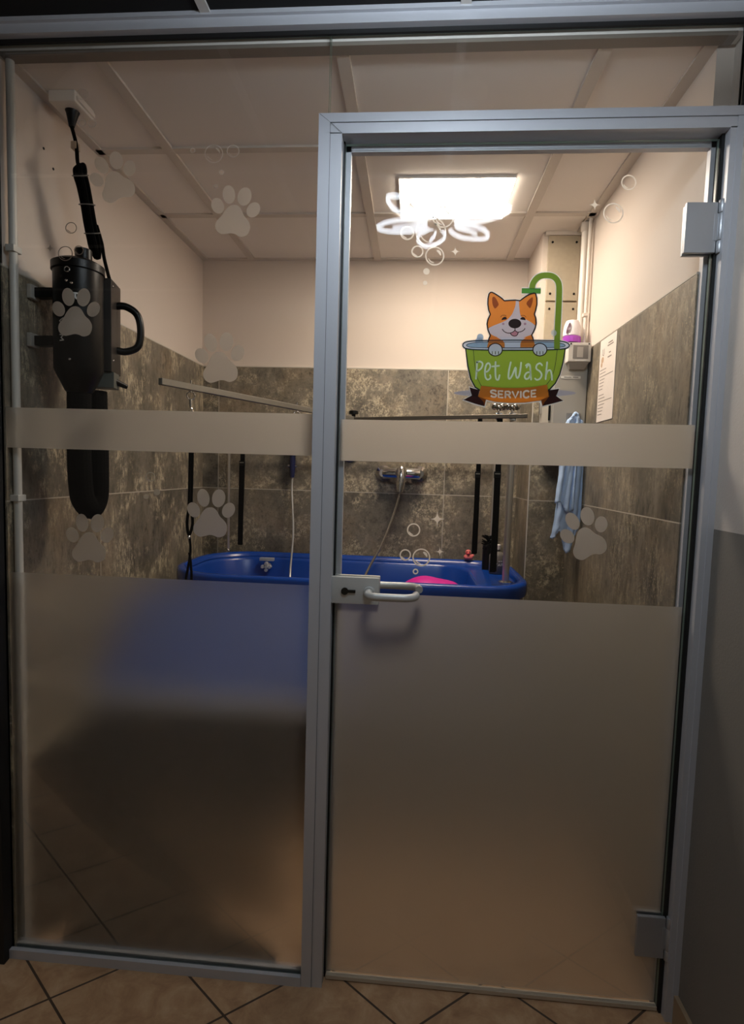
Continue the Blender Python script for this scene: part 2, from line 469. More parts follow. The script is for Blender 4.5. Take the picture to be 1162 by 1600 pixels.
# mitre and groove lines of the frame
mb = B()
def fp(u, v, d): return Vector((u, -0.0104, v))
ribbon(mb, [(-0.050, 2.041), (-0.0258, 2.0225), (-0.0258, 0.0)], 0.0009, fp)
ribbon(mb, [(-0.0258, 2.0225), (0.0, 2.0)], 0.0009, fp)
ribbon(mb, [(-0.0258, 2.0225), (0.838, 2.0225)], 0.0010, fp)
link('groove', mb, solid('groove_dark', '#3b3c40', 0.7), df)
gk = B(); box(gk, 0.0, 0.0035, 0.022, 0.036, 0, 2.0); box(gk, 0.8065, 0.8125, 0.012, 0.036, 0, 2.0)
link('rubber_seal', gk, SEAL, df)
GY0, GY1 = 0.016, 0.024
leaf = pane('glass_leaf', 0.006, 0.803, 0.012, 1.991, GY0, GY1, d1)
DY = GY1 + 0.0006
zb1, zb2, zb3 = 1.388, 1.2925, 0.9795
slab('frosted_band', [(0.008, zb1 - .003), (0.800, zb1 + .002), (0.800, zb2 + .001), (0.008, zb2 - .003)], DY, FROST_BAND, d1)
slab('frosted_panel', [(0.008, zb3), (0.800, zb3), (0.800, 0.018), (0.008, 0.018)], DY, FROST_DOOR, d1)
link('sweep_seal', bx(0.006, 0.803, GY0 - 0.002, GY1 + 0.002, 0.003, 0.0125), solid('sweep', '#c3b7a4', 0.4), d1)
HINGE = solid('hinge_metal', '#b0b3b8', 0.38, metal=0.55)
def hinge(zc, hh):
    h = link('hinge', bx(0.742, 0.806, GY0 - 0.009, GY0 - 0.0005, zc - hh, zc + hh, bev=0.0012), HINGE, d1)
    link('hinge_plate', bx(0.746, 0.803, GY1 + 0.001, GY1 + 0.009, zc - hh, zc + hh, bev=0.0012), HINGE, h)
    kb = B()
    for a, b_ in ((zc - hh - 0.002, zc - hh * 0.55), (zc - hh * 0.53, zc + hh * 0.55), (zc + hh * 0.57, zc + hh + 0.004)):
        lathe(kb, [(0.0075, a), (0.008, a + 0.001), (0.008, b_ - 0.001), (0.0075, b_)], (0.815, GY0 - 0.010, 0), n=16)
    link('knuckle', kb, HINGE, h, smooth=True)
    link('hinge_tongue', bx(0.800, 0.814, GY0 - 0.010, GY0 - 0.003, zc - hh * 0.53, zc + hh * 0.55, bev=0.001), HINGE, h)
    return h
hinge(1.806, 0.052); hinge(0.193, 0.050)
lk = link('lock_case', bx(-0.001, 0.111, GY0 - 0.016, GY0 - 0.0005, 0.957, 1.020, bev=0.003), SILVER, d1, smooth=True)
link('lock_backplate', bx(0.002, 0.111, GY1 + 0.001, GY1 + 0.014, 0.957, 1.020, bev=0.003), SILVER, lk, smooth=True)
kb = B(); lathe(kb, [(0.0085, -0.004), (0.0085, 0.002)], (0.031, GY0 - 0.016, 0.987), n=20, axis='y'); box(kb, 0.031, 0.056, GY0 - 0.0195, GY0 - 0.015, 0.9835, 0.9905, bev=0.001)
cy = link('key_cylinder', kb, solid('dark_chrome', '#33322f', 0.25, metal=0.8), lk, smooth=True)
def lever(y0, y1, z, x0, x1, r):
    s = 1 if y1 > y0 else -1
    path = [(x0, y0, z), (x0, y0 + (y1 - y0) * 0.62, z)]
    for k in range(1, 7):
        a = math.pi / 2 * k / 6; R = abs(y1 - y0) * 0.38
        path.append((x0 + R - R * math.cos(a), y1 - s * R + s * R * math.sin(a), z))
    R = 0.030
    path.append((x1 - R, y1, z))
    for k in range(1, 9):
        a = math.pi / 2 * k / 8
        path.append((x1 - R + R * math.sin(a), y1 - s * (R - R * math.cos(a)), z))
    path.append((x1, y1 - s * (R + 0.006), z))
    return tb(path, r, n=16)
link('lever_handle', lever(GY0 - 0.014, -0.048, 0.987, 0.088, 0.196, 0.0090), SILVER, lk, smooth=True)
link('rose', lt([(0.0135, 0), (0.0135, -0.006), (0.012, -0.008)], (0.088, GY0 - 0.0155, 0.987), axis='y'), SILVER, lk, smooth=True)
link('lever_handle', lever(GY1 + 0.012, 0.085, 0.987, 0.088, 0.204, 0.0090), SILVER, lk, smooth=True)

# ------------------------------------------------------------------ lamps
lp = thing('ceiling_panel_light', 'glowing white rectangular LED panel set in the wash room ceiling', 'ceiling light', (0.285, 0.661, ZC))
link('light_frame', bx(0.1010, 0.4690, 0.5660, 0.8450, ZC - 0.0075, ZC - 0.0005), WHITEP, lp)
link('diffuser', bx(0.1055, 0.4680, 0.5700, 0.8400, ZC - 0.0105, ZC - 0.0074), emit('led_panel_glow', LED_COL, LED_STRENGTH), lp)
PC = Vector((0.242, -0.585, 2.08))
pl = thing('petal_lamp', 'flower-shaped LED hall lamp, its petals mirrored in the door glass', 'ceiling light', PC)
link('lamp_base', lt([(0.05, 0.160), (0.05, 0.140), (0.012, 0.136), (0.012, 0.03), (0.045, 0.02), (0.045, 0.0), (0.02, -0.006)], PC), WHITEP, pl, smooth=True)
PM = emit('petal_glow', PETAL_COL, PETAL_STRENGTH)
for k in range(6):
    a = math.radians(60 * k + 18)
    R = Matrix.Rotation(a, 3, 'Z')
    o1 = [(0.05, 0), (0.09, 0.036), (0.15, 0.050), (0.21, 0.032), (0.24, 0.0), (0.21, -0.032), (0.15, -0.050), (0.09, -0.036)]
    def pp(u, v, d): return PC + R @ Vector((u, v, 0.004 + d + 0.05 * (u - 0.05)))
    bm = ribbon(B(), spline([(a_ * 0.93, b_ * 0.93) for a_, b_ in o1], 5, True), 0.0085, pp, closed=True, th=0.010)
    ribbon(bm, [(0.07, 0), (0.12, 0.008), (0.17, 0.003)], 0.006, pp, th=0.010)
    link('petal', bm, PM, pl)
tag(link('smoke_detector', lt([(0.042, 0.03), (0.042, 0.012), (0.030, 0.002), (0.012, 0.0)], (0.293, -0.225, 2.215)), WHITEP, smooth=True), 'round white hall ceiling sensor seen faintly mirrored above the door frame', 'smoke detector')

# ------------------------------------------------------------------ tub
def rrect(x0, x1, y0, y1, rl, rr, z, n=10):
    pts = []
    for cx, cy, r, a0 in ((x1 - rr, y1 - rr, rr, 0), (x0 + rl, y1 - rl, rl, 90), (x0 + rl, y0 + rl, rl, 180), (x1 - rr, y0 + rr, rr, 270)):
        for k in range(n + 1):
            a = math.radians(a0 + 90 * k / n); pts.append(Vector((cx + r * math.cos(a), cy + r * math.sin(a), z)))
    return pts
def tub_bm():
    bm = B()
    x0, x1, y0, y1 = -0.730, 0.612, 0.625, 1.222
    def o(i, z): return rrect(x0 + i, x1 - i, y0 + i, y1 - i, 0.235 - i, 0.175 - i * 0.8, z)
    L = [o(0.075, 0.535), o(0.055, 0.56), o(0.022, 0.80), o(0.020, 0.828), o(0.002, 0.834), o(0.0, 0.842), o(0.0, 0.872), o(0.004, 0.880), o(0.012, 0.884), o(0.026, 0.883), o(0.034, 0.876)]
    b = lambda i, z: rrect(-0.694 + i, 0.430 - i, 0.661 + i, 1.180 - i, 0.20 - i * 0.5, 0.13 - i * 0.4, z)
    L += [o(0.039, 0.866), b(-0.004, 0.864), b(0.002, 0.861), b(0.008, 0.850), b(0.030, 0.70), b(0.050, 0.62), b(0.085, 0.595)]
    rings = [[bm.verts.new(p) for p in l] for l in L]
    m = len(rings[0])
    for a, c in zip(rings, rings[1:]):
        for k in range(m):
            bm.faces.new((a[k], a[(k + 1) % m], c[(k + 1) % m], c[k]))
    bm.faces.new(rings[0][::-1]); bm.faces.new(rings[-1])
    return bm
tub = thing('dog_bath_tub', 'long blue plastic dog bath tub with rounded ends and wide rim', 'bath tub', (-0.06, 0.92, 0.535))
link('tub_shell', tub_bm(), TUB, tub, smooth=True)
vb = B(); q = at(418, 868, 1.150)
box(vb, q.x - 0.034, q.x + 0.030, 1.138, 1.158, 0.852, 0.866, bev=0.002)
for dx, dz in ((0, 0), (0.016, 0), (-0.016, 0), (0, 0.014), (0, -0.014)): lathe(vb, [(0.007, -0.022), (0.009, -0.012), (0.007, 0.0)], (q.x + dx, 1.142, 0.828 + dz), n=10, axis='y')
lathe(vb, [(0.012, -0.008), (0.016, 0.004), (0.016, 0.012)], (q.x, 1.146, 0.828), n=16, axis='y')
link('overflow_valve', vb, solid('valve_white', '#c9c9c4', 0.3, metal=0.3), tub, smooth=True)
st = thing('tub_stand', 'pale metal stand carrying the blue tub, blurred behind frosted glass', 'stand', (-0.06, 0.92, 0))
sb = B()
for y in (0.595, 1.14): box(sb, -0.70, 0.585, y - 0.015, y + 0.015, 0.494, 0.534)
for x in (-0.64, 0.52): box(sb, x - 0.02, x + 0.02, 0.61, 1.125, 0.494, 0.534)
link('stand_rail', sb, solid('stand_paint', '#cfcabd', 0.5), st)
for x in (-0.64, 0.52):
    for y in (0.63, 1.12): link('leg', bx(x - 0.018, x + 0.018, y - 0.018, y + 0.018, 0, 0.494), solid('stand_leg', '#3a3632', 0.5), st)
bk = thing('waste_bin', 'black round bin under the blue tub, a dark blur through frosted glass', 'bin', (-0.37, 0.700, 0))
link('bin_body', lt([(0.085, 0.0), (0.090, 0.01), (0.110, 0.38), (0.116, 0.385), (0.116, 0.40)], (-0.37, 0.700, 0), n=32), BLACK, bk, smooth=True)
link('bin_lid', lt([(0.118, 0.40), (0.118, 0.412), (0.09, 0.435), (0.03, 0.44)], (-0.37, 0.700, 0), n=32), BLACK, bk, smooth=True)
rp = thing('dog_ramp', 'blue sloping ramp board below the tub rim, blurred behind frosted glass', 'ramp', (-0.39, 0.50, 0.57))
rb = B(); RP = [(0.600, 0.848), (0.612, 0.838), (0.362, 0.556), (0.348, 0.566)]
va = [rb.verts.new((-0.785, y_, z_)) for y_, z_ in RP]; vb_ = [rb.verts.new((-0.040, y_, z_)) for y_, z_ in RP]
rb.faces.new(va); rb.faces.new(vb_[::-1])
for k in range(4): rb.faces.new((va[k], vb_[k], vb_[(k + 1) % 4], va[(k + 1) % 4]))
bmesh.ops.bevel(rb, geom=rb.edges[:], offset=0.003, segments=2, affect='EDGES')
link('ramp_board', rb, solid('ramp_blue', '#41599a', 0.45), rp)
link('edge_strip', bx(-0.785, -0.040, 0.330, 0.362, 0.541, 0.553, bev=0.002), solid('strip_pale', '#e8e4d8', 0.5), rp)
ct = thing('added_dark_block', 'added dark block that darkens the low left wall, a dark blur through frosted glass', 'dark block', (-0.755, 0.29, 0))  # made-up black block, added to darken the low left corner behind the frosting
cb_ = B(); box(cb_, -0.790, -0.722, 0.08, 0.50, 0.002, 0.47, bev=0.012); link('dark_block_body', cb_, BLACK, ct)
link('dark_block_top', bx(-0.794, -0.716, 0.074, 0.506, 0.4705, 0.490, bev=0.006), BLACK, ct)
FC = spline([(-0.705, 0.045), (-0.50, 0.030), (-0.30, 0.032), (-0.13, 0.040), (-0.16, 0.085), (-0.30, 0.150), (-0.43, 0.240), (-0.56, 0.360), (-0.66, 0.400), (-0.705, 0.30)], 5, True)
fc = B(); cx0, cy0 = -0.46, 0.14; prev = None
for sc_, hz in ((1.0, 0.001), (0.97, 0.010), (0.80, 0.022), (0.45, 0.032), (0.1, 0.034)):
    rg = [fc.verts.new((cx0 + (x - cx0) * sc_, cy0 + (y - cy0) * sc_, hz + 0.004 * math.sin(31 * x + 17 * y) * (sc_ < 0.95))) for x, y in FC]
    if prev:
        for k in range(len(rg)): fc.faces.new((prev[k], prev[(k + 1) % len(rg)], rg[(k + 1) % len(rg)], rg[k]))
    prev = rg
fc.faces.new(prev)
tag(link('floor_shade_patch', fc, BLACKM, smooth=True), 'added dark heap standing in for shade on the left front floor, blurred by frosted glass', 'shade patch')  # black heap added in place of the soft shade on this floor corner
# pink mat heaped in the tub
pm = B(); nx, ny = 28, 12; g_ = []
for i in range(nx + 1):
    row = []
    for j in range(ny + 1):
        u, v = i / nx * 2 - 1, j / ny * 2 - 1
        r2 = min(1, u * u + v * v)
        z = 0.700 + 0.166 * max(0, 1 - u ** 4) ** 0.5 * max(0, 1 - v ** 4) ** 0.5 + (0.010 * math.exp(-((u + 0.2) / 0.3) ** 2) - 0.006 * abs(u)) * (1 - v ** 4)
        row.append(pm.verts.new((0.265 + u * 0.155, 0.80 + v * 0.11, z)))
    g_.append(row)
for i in range(nx):
    for j in range(ny): pm.faces.new((g_[i][j], g_[i + 1][j], g_[i + 1][j + 1], g_[i][j + 1]))
o = tag(link('bath_mat', pm, PINKM, smooth=True), 'bright magenta bath mat humped up inside the blue tub', 'bath mat')
sm = o.modifiers.new('thick', 'SOLIDIFY'); sm.thickness = 0.006; sm.offset = -1
# rubber duck on the back rim
q = Vector((0.436, 1.194, 0.8835))
dk = thing('rubber_duck', 'small pink rubber duck sitting on the back rim of the blue tub', 'toy duck', q)
db = B(); ball(db, q + Vector((0, 0, 0.015)), 0.017, (1.25, 1.0, 0.85)); ball(db, q + Vector((0.019, 0.004, 0.022)), 0.007, (1, 1, 1))
link('body', db, DUCK, dk, smooth=True)
hd = link('head', ball(B(), q + Vector((-0.002, -0.004, 0.037)), 0.0125), DUCK, dk, smooth=True)
link('beak', ball(B(), q + Vector((-0.003, -0.017, 0.034)), 0.005, (1.4, 1, 0.6), n=10), solid('duck_beak', '#d8433a', 0.4), dk, smooth=True)
eb = B()
for s in (-1, 1): ball(eb, q + Vector((-0.002 + s * 0.006, -0.0145, 0.041)), 0.0018, n=8)
link('eye', eb, BLACK, dk)

# shampoo bottle and brush on the end shelf
q = Vector((0.531, 1.00, 0.8665))
bo = thing('shampoo_bottle', 'dark grey bottle with white lettering standing on the tub end shelf', 'bottle', q)
link('bottle_body', lt([(0.028, 0.0), (0.031, 0.004), (0.031, 0.072), (0.024, 0.084), (0.012, 0.090), (0.012, 0.098)], q, n=24), solid('bottle_grey', '#6f6a65', 0.4), bo, smooth=True)
link('cap', lt([(0.0135, 0.098), (0.0135, 0.116), (0.010, 0.118)], q, n=16), WHITEP, bo, smooth=True)
LET = {
 'S': [[(.95, .85), (.75, 1), (.35, 1), (.08, .85), (.1, .62), (.45, .52), (.85, .42), (.95, .2), (.7, 0), (.3, 0), (.05, .15)]],
 'E': [[(.9, 1), (.1, 1), (.1, 0), (.9, 0)], [(.1, .5), (.8, .5)]],
 'R': [[(.1, 0), (.1, 1), (.65, 1), (.9, .85), (.9, .65), (.65, .5), (.1, .5)], [(.55, .5), (.95, 0)]],
 'V': [[(.02, 1), (.5, 0), (.98, 1)]],
 'I': [[(.5, 0), (.5, 1)]],
 'C': [[(.95, .82), (.72, 1), (.35, 1), (.1, .8), (.05, .5), (.1, .2), (.35, 0), (.72, 0), (.95, .18)]],
 'A': [[(.02, 0), (.5, 1), (.98, 0)], [(.2, .35), (.8, .35)]],
 'D': [[(.1, 0), (.1, 1), (.55, 1), (.9, .75), (.9, .25), (.55, 0), (.1, 0)]],
 'Y': [[(.05, 1), (.5, .5), (.95, 1)], [(.5, .5), (.5, 0)]],
 'M': [[(.05, 0), (.1, 1), (.5, .35), (.9, 1), (.95, 0)]],
 'X': [[(.05, 0), (.95, 1)], [(.05, 1), (.95, 0)]],
}
def cyl_place(c, r):
    def f(u, v, d):
        a = u / r
        return Vector((c[0] + (r + 0.0006) * math.sin(a), c[1] - (r + 0.0006) * math.cos(a), c[2] + v))
    return f
lb = B(); f = cyl_place(q, 0.031)
for i, ch in enumerate('YARD'):
    for s in LET[ch]: ribbon(lb, [(-0.012 + i * 0.0125 + x * 0.010, 0.034 + y * 0.010) for x, y in s], 0.0022, f)
for i in range(3): ribbon(lb, [(0.002 + i * 0.009, 0.053), (0.008 + i * 0.009, 0.053)], 0.003, f)
link('lettering', lb, solid('label_white', '#e8e6e2', 0.5), bo)
q = Vector((0.505, 1.09, 0.8665))
br = thing('grooming_brush', 'black bristly grooming brush standing behind the chrome post', 'brush', q)
bb = B(); lathe(bb, [(0.022, 0), (0.022, 0.10), (0.010, 0.11)], q, n=14)
link('brush_body', bb, BLACK, br, smooth=True)
bb = B()
for k in range(70):
    a = random.uniform(0, 6.28); z = random.uniform(0.07, 0.145); r = random.uniform(0.012, 0.034)
    p0 = q + Vector((0, 0, z * 0.8 + 0.02)); tube(bb, [p0, p0 + Vector((r * math.cos(a), r * math.sin(a), 0.012))], [0.006, 0.002], n=5)
link('bristle', bb, BLACKM, br)

# ------------------------------------------------------------------ grooming frame above the tub
ZA = 1.475
gr_ = thing('grooming_gantry', 'steel grooming frame with chrome post and flat overhead arms above the tub', 'grooming frame', (0.535, 0.80, 0.866))
link('post', tb([(0.535, 0.80, 0.8655), (0.535, 0.80, ZA + 0.006)], 0.0128, n=20), solid('satin_chrome', '#cfc8bc', 0.28, metal=0.75), gr_, smooth=True)
link('post_foot', lt([(0.026, 0.0), (0.026, 0.006), (0.016, 0.010)], (0.535, 0.80, 0.8655)), CHROME, gr_, smooth=True)
def beam(p0, p1, w, h, mat, name, par):
    p0, p1 = Vector(p0), Vector(p1); d = (p1 - p0).normalized(); s = Vector((-d.y, d.x, 0)).normalized() * (w / 2); u = Vector((0, 0, h / 2))
    bm = B(); vs = [bm.verts.new(p + a * s + c * u) for p in (p0, p1) for a, c in ((-1, -1), (1, -1), (1, 1), (-1, 1))]
    for k in range(4): bm.faces.new((vs[k], vs[(k + 1) % 4], vs[4 + (k + 1) % 4], vs[4 + k]))
    bm.faces.new(vs[3::-1]); bm.faces.new(vs[4:])
    bmesh.ops.bevel(bm, geom=bm.edges[:], offset=0.0012, segments=1, affect='EDGES')
    return link(name, bm, mat, par)
JB = atz(552, 655, ZA)                   # joint of the two arms
RB = atz(824, 650, ZA); LA = atz(250, 597, ZA)
beam((RB.x, RB.y, ZA), (JB.x, JB.y, ZA), 0.016, 0.014, solid('dark_steel', '#5f584e', 0.4, metal=0.5), 'back_arm', gr_)
aa = beam((JB.x, JB.y, ZA + 0.002), (LA.x, LA.y, ZA + 0.002), 0.014, 0.017, STEEL, 'front_arm', gr_)
for px, py in ((779, 652), (800, 652)):
    c = atz(px, py, ZA)
    kb = B(); box(kb, c.x - 0.012, c.x + 0.012, c.y - 0.012, c.y + 0.012, ZA - 0.012, ZA + 0.014, bev=0.002)
    lathe(kb, [(0.006, 0.012), (0.006, 0.026)], (c.x, c.y, ZA), n=12)
    k = link('clamp', kb, CHROME, gr_, smooth=True)
    wb_ = B()
    for s in (-1, 1): ball(wb_, (c.x + s * 0.013, c.y, ZA + 0.038), 0.0155, (1.0, 0.7, 0.85), n=14)
    ball(wb_, (c.x, c.y, ZA + 0.033), 0.012, n=12)
    link('wing_knob', wb_, solid('black_chrome', '#8a857e', 0.12, metal=1.0), k, smooth=True)
kb = B(); c = Vector((JB.x, JB.y, ZA))
lathe(kb, [(0.008, 0.010), (0.008, 0.018), (0.020, 0.020), (0.020, 0.032), (0.012, 0.036)], c, n=8)
link('clamp_knob', kb, BLACK, gr_, smooth=True)
def ring_at(c, r, wr, par, name='ring', ang=0.6):
    c = Vector(c); pts = [c + Vector((r * math.cos(t) * math.cos(ang), r * math.cos(t) * math.sin(ang), r * math.sin(t))) for t in [2 * math.pi * k / 20 for k in range(20)]]
    return link(name, tb(pts, wr, n=8, closed=True), CHROME, par, smooth=True)
RING1 = LA.lerp(JB, 0.105); RING2 = LA.lerp(JB, 0.60)
for p in (RING1, RING2):
    link('eye_bolt', tb([(p.x, p.y, ZA - 0.012), (p.x, p.y, ZA + 0.020)], 0.0022, n=8), CHROME, gr_)
    ring_at((p.x, p.y, ZA - 0.020), 0.0105, 0.0016, gr_, 'eye_ring')
# rod arch along the back of the tub
ra = thing('chrome_rod_arch', 'thin chrome rod arch standing along the back rim of the tub', 'rod frame', (-0.06, 1.196, 0.884))
P0, P1 = Vector((-0.656, 1.196, 0.8835)), Vector((0.533, 1.196, 0.8835)); zt_ = 1.362
link('rod', tb([P0, (P0.x, 1.196, zt_ - 0.03), (P0.x + 0.009, 1.196, zt_ - 0.009), (P0.x + 0.03, 1.196, zt_), (P1.x - 0.03, 1.196, zt_), (P1.x - 0.009, 1.196, zt_ - 0.009), (P1.x, 1.196, zt_ - 0.03), P1], 0.0066, n=12), solid('satin_chrome', '#cfc8bc', 0.28, metal=0.75), ra, smooth=True)
for p in (P0, P1): link('rod_foot', lt([(0.014, 0), (0.014, 0.004), (0.008, 0.008)], p, n=14), CHROME, ra, smooth=True)

# ------------------------------------------------------------------ straps
def strap_bm(path, w, th=0.003, turn=0.0):
    bm = B(); c, s = math.cos(turn), math.sin(turn); rings = []
    for p in path:
        x, y, z = p[:3]; ww = w * (p[3] if len(p) > 3 else 1)
        rings.append([bm.verts.new((x + a * ww / 2 * c - b_ * th / 2 * s, y + a * ww / 2 * s + b_ * th / 2 * c, z)) for a, b_ in ((-1, -1), (1, -1), (1, 1), (-1, 1))])
    for a, b_ in zip(rings, rings[1:]):
        for k in range(4): bm.faces.new((a[k], a[(k + 1) % 4], b_[(k + 1) % 4], b_[k]))
    bm.faces.new(rings[0][::-1]); bm.faces.new(rings[-1]); return bm
def strap(name, label, x, y, ztop, zbot, w, zbuckle, lean=0.0, loop=True):
    t = thing(name, label, 'strap', (x, y, zbot), 'black restraint straps hanging over the tub')
    n = 10; pts = []
    for i in range(n + 1):
        f = i / n; pts.append((x + lean * f + 0.002 * math.sin(5 * f), y, ztop + (zbot - ztop) * f))
    link('webbing', strap_bm(pts, w, 0.004), BLACKM, t)
    n2 = max(2, int(n * (ztop - zbuckle) / (ztop - zbot)))
    xb = x + lean * (ztop - zbuckle) / (ztop - zbot)
    bk_ = B(); box(bk_, xb - w * 0.62, xb + w * 0.62, y - 0.006, y + 0.005, zbuckle - 0.012, zbuckle + 0.012, bev=0.001); 
    bk_o = link('buckle', bk_, BLACK, t)
    link('buckle_bar', bx(xb - w * 0.45, xb + w * 0.45, y - 0.0085, y - 0.006, zbuckle + 0.002, zbuckle + 0.006), STEEL, bk_o)
    link('doubled_webbing', strap_bm([(xb, y - 0.006, zbuckle - 0.01), (xb + lean * .3, y - 0.007, zbuckle - (zbuckle - zbot) * 0.45), (x + lean, y - 0.006, zbot + 0.004)], w * 1.12, 0.005), BLACKM, t)
    return t
def on_arm(px):                          # point of the back arm above a pixel column
    lo, hi = 0.0, 1.0
    for _ in range(40):
        f = (lo + hi) / 2; c = ROT.transposed() @ (RB.lerp(JB, f) - CAM); u = 581 + FPX * c.x / c.y
        if u > px: lo = f
        else: hi = f
    return RB.lerp(JB, lo)
pA, pB = on_arm(750), on_arm(781)
zA = at(739, 866, pA.y).z; zB = at(766, 894, pB.y).z
strap('restraint_strap', 'black strap hanging directly above the pink duck', pA.x, pA.y, ZA - 0.0075, zA, 0.0165, at(745, 742, pA.y).z)
strap('restraint_strap', 'longer black strap hanging close beside the thick chrome post', pB.x, pB.y, ZA - 0.0075, zB, 0.020, at(775, 742, pB.y).z)
tp = Vector((-0.590, 1.196 - 0.012, 1.356)); zb_ = at(366, 851, 1.184).z
strap('restraint_strap', 'black strap hanging right of the left thin chrome rod', tp.x, tp.y, tp.z, zb_, 0.020, at(371, 724, 1.18).z, lean=-0.004)
# leash on the left end of the arm
ls = thing('dog_leash', 'black cord leash on a chrome clip at the left end of the overhead arm', 'leash', (RING1.x, RING1.y, 0.98))
x, y = RING1.x, RING1.y
link('clip', tube(tube(B(), [(x, y, ZA - 0.030), (x, y, ZA - 0.052)], [0.0035, 0.0035], n=8), [(x, y, ZA - 0.052), (x + 0.005, y, ZA - 0.060), (x + 0.005, y, ZA - 0.074), (x, y, ZA - 0.082), (x - 0.005, y, ZA - 0.074), (x - 0.005, y, ZA - 0.060)], 0.0022, n=8, closed=False), CHROME, ls, smooth=True)
zz = [ZA - 0.08, 1.36, 1.30, 1.20, 1.13]
lb = B()
tube(lb, spline([(x, y, ZA - 0.078), (x - 0.001, y, 1.36), (x - 0.002, y, 1.25), (x - 0.004, y, 1.16), (x - 0.009, y, 1.11), (x - 0.004, y, 1.075)], 5), 0.0042, n=8)
tube(lb, spline([(x + 0.004, y + 0.004, 1.36), (x + 0.003, y + 0.004, 1.25), (x + 0.001, y + 0.004, 1.16), (x + 0.005, y + 0.004, 1.11), (x - 0.003, y, 1.075)], 5), 0.0042, n=8)
tube(lb, spline([(x - 0.003, y, 1.08), (x + 0.001, y, 1.045), (x - 0.002, y, 1.01), (x - 0.010, y, 0.965), (x - 0.012, y, 0.945), (x - 0.004, y, 0.938), (x + 0.004, y, 0.955), (x + 0.002, y, 1.0), (x - 0.002, y, 1.03)], 6), 0.0036, n=8)
link('cord', lb, BLACKM, ls, smooth=True)
link('cord_slide', ball(B(), (x - 0.003, y - 0.002, 1.073), 0.0055, n=10), CHROME, ls, smooth=True)

# ------------------------------------------------------------------ mixer tap and hoses on the back wall
q = at(627, 740, 1.205)
tp_ = thing('mixer_tap', 'chrome wall mixer tap with a single lever over the blue tub', 'tap', (q.x, YB, q.z))
bb = B(); lathe(bb, [(0.021, -0.085), (0.025, -0.080), (0.025, 0.080), (0.021, 0.085)], q, n=20, axis='x')
for s in (-1, 1):
    lathe(bb, [(0.016, -0.02), (0.016, 0.0)], q + Vector((s * 0.078, 0, 0)), n=16, axis='y')
link('tap_body', bb, CHROME, tp_, smooth=True)
for s in (-1, 1):
    link('wall_flange', lt([(0.026, YB - 1.205 - 0.002), (0.036, YB - 1.205 - 0.006), (0.036, YB - 1.205 - 0.010), (0.018, YB - 1.205 - 0.028), (0.018, -0.01)][::-1], q + Vector((s * 0.080, 0, 0)), n=20, axis='y'), CHROME, tp_, smooth=True)
lv = B(); lathe(lv, [(0.020, 0.0), (0.026, -0.006), (0.026, -0.030), (0.018, -0.040)], q + Vector((0, -0.012, 0.004)), n=20, axis='y')
lp_ = spline([(q.x, q.y - 0.050, q.z + 0.026), (q.x, q.y - 0.058, q.z - 0.005), (q.x - 0.001, q.y - 0.064, q.z - 0.045), (q.x - 0.003, q.y - 0.068, q.z - 0.082)], 6)
tube(lv, lp_, [0.010 + 0.010 * math.sin(math.pi * min(1, 0.15 + 0.75 * i / (len(lp_) - 1))) for i in range(len(lp_))], n=16)
link('lever', lv, CHROME, tp_, smooth=True)
link('outlet', tb([(q.x, q.y - 0.006, q.z - 0.018), (q.x - 0.002, q.y - 0.010, q.z - 0.075)], [0.011, 0.009], n=12), CHROME, tp_, smooth=True)
h0 = Vector((q.x - 0.002, q.y - 0.010, q.z - 0.070))
pts = spline([tuple(h0)] + [tuple(at(px, py, y)) for px, py, y in ((619, 790, 1.18), (608, 822, 1.15), (594, 855, 1.11), (576, 888, 1.06))] + [tuple(at(560, 925, 1.0)), (-0.05, 0.93, 0.62)], 14)
tag(link('shower_hose', tb(pts, [0.0052 + 0.0008 * (i % 2) for i in range(len(pts))], n=8), solid('metal_hose', '#b9b5ac', 0.25, metal=0.9), smooth=True), 'chrome shower hose running from the mixer tap down into the tub', 'hose')
# hand shower on its wall holder
q = at(457, 728, 1.225)
hs = thing('hand_shower', 'navy hand shower hooked on the tiled wall with a thin pale hose', 'shower head', (q.x, YB, q.z))
NAVY = solid('navy_plastic', '#141c44', 0.35)
link('holder', bx(q.x - 0.012, q.x + 0.012, YB - 0.030, YB - 0.0005, q.z + 0.015, q.z + 0.055, bev=0.002), CHROME, hs)
link('handle', tb([(q.x, 1.222, q.z - 0.052), (q.x, 1.222, q.z + 0.0), (q.x, 1.222, q.z + 0.13)], [0.010, 0.014, 0.013], n=14), NAVY, hs, smooth=True)
link('side_knob', tb([(q.x - 0.021, 1.222, q.z), (q.x + 0.021, 1.222, q.z)], 0.006, n=10), CHROME, hs, smooth=True)
pts = spline([(q.x + 0.001, 1.222, q.z - 0.050), (q.x + 0.002, 1.212, q.z - 0.12), tuple(at(458, 830, 1.16)), tuple(at(454, 884, 1.10)), tuple(at(452, 915, 1.05)), (-0.33, 0.98, 0.65)], 10)
link('hose', tb(pts, 0.0046, n=8), solid('pale_hose', '#a9a7a2', 0.35, metal=0.4), hs, smooth=True)
# blue hanging pad by the mullion, half hidden by the door band
q = at(546, 703, 1.235)
wh = thing('wall_suction_hook', 'blue round hook on the tiled wall just right of the mullion', 'hook', (q.x, YB, q.z))
link('hook_disc', lt([(0.044, 0.0), (0.044, -0.008), (0.036, -0.018), (0.012, -0.022)], (q.x, YB - 0.0005, q.z - 0.012), n=28, axis='y'), solid('hook_blue', '#1d2f7a', 0.35), wh, smooth=True)

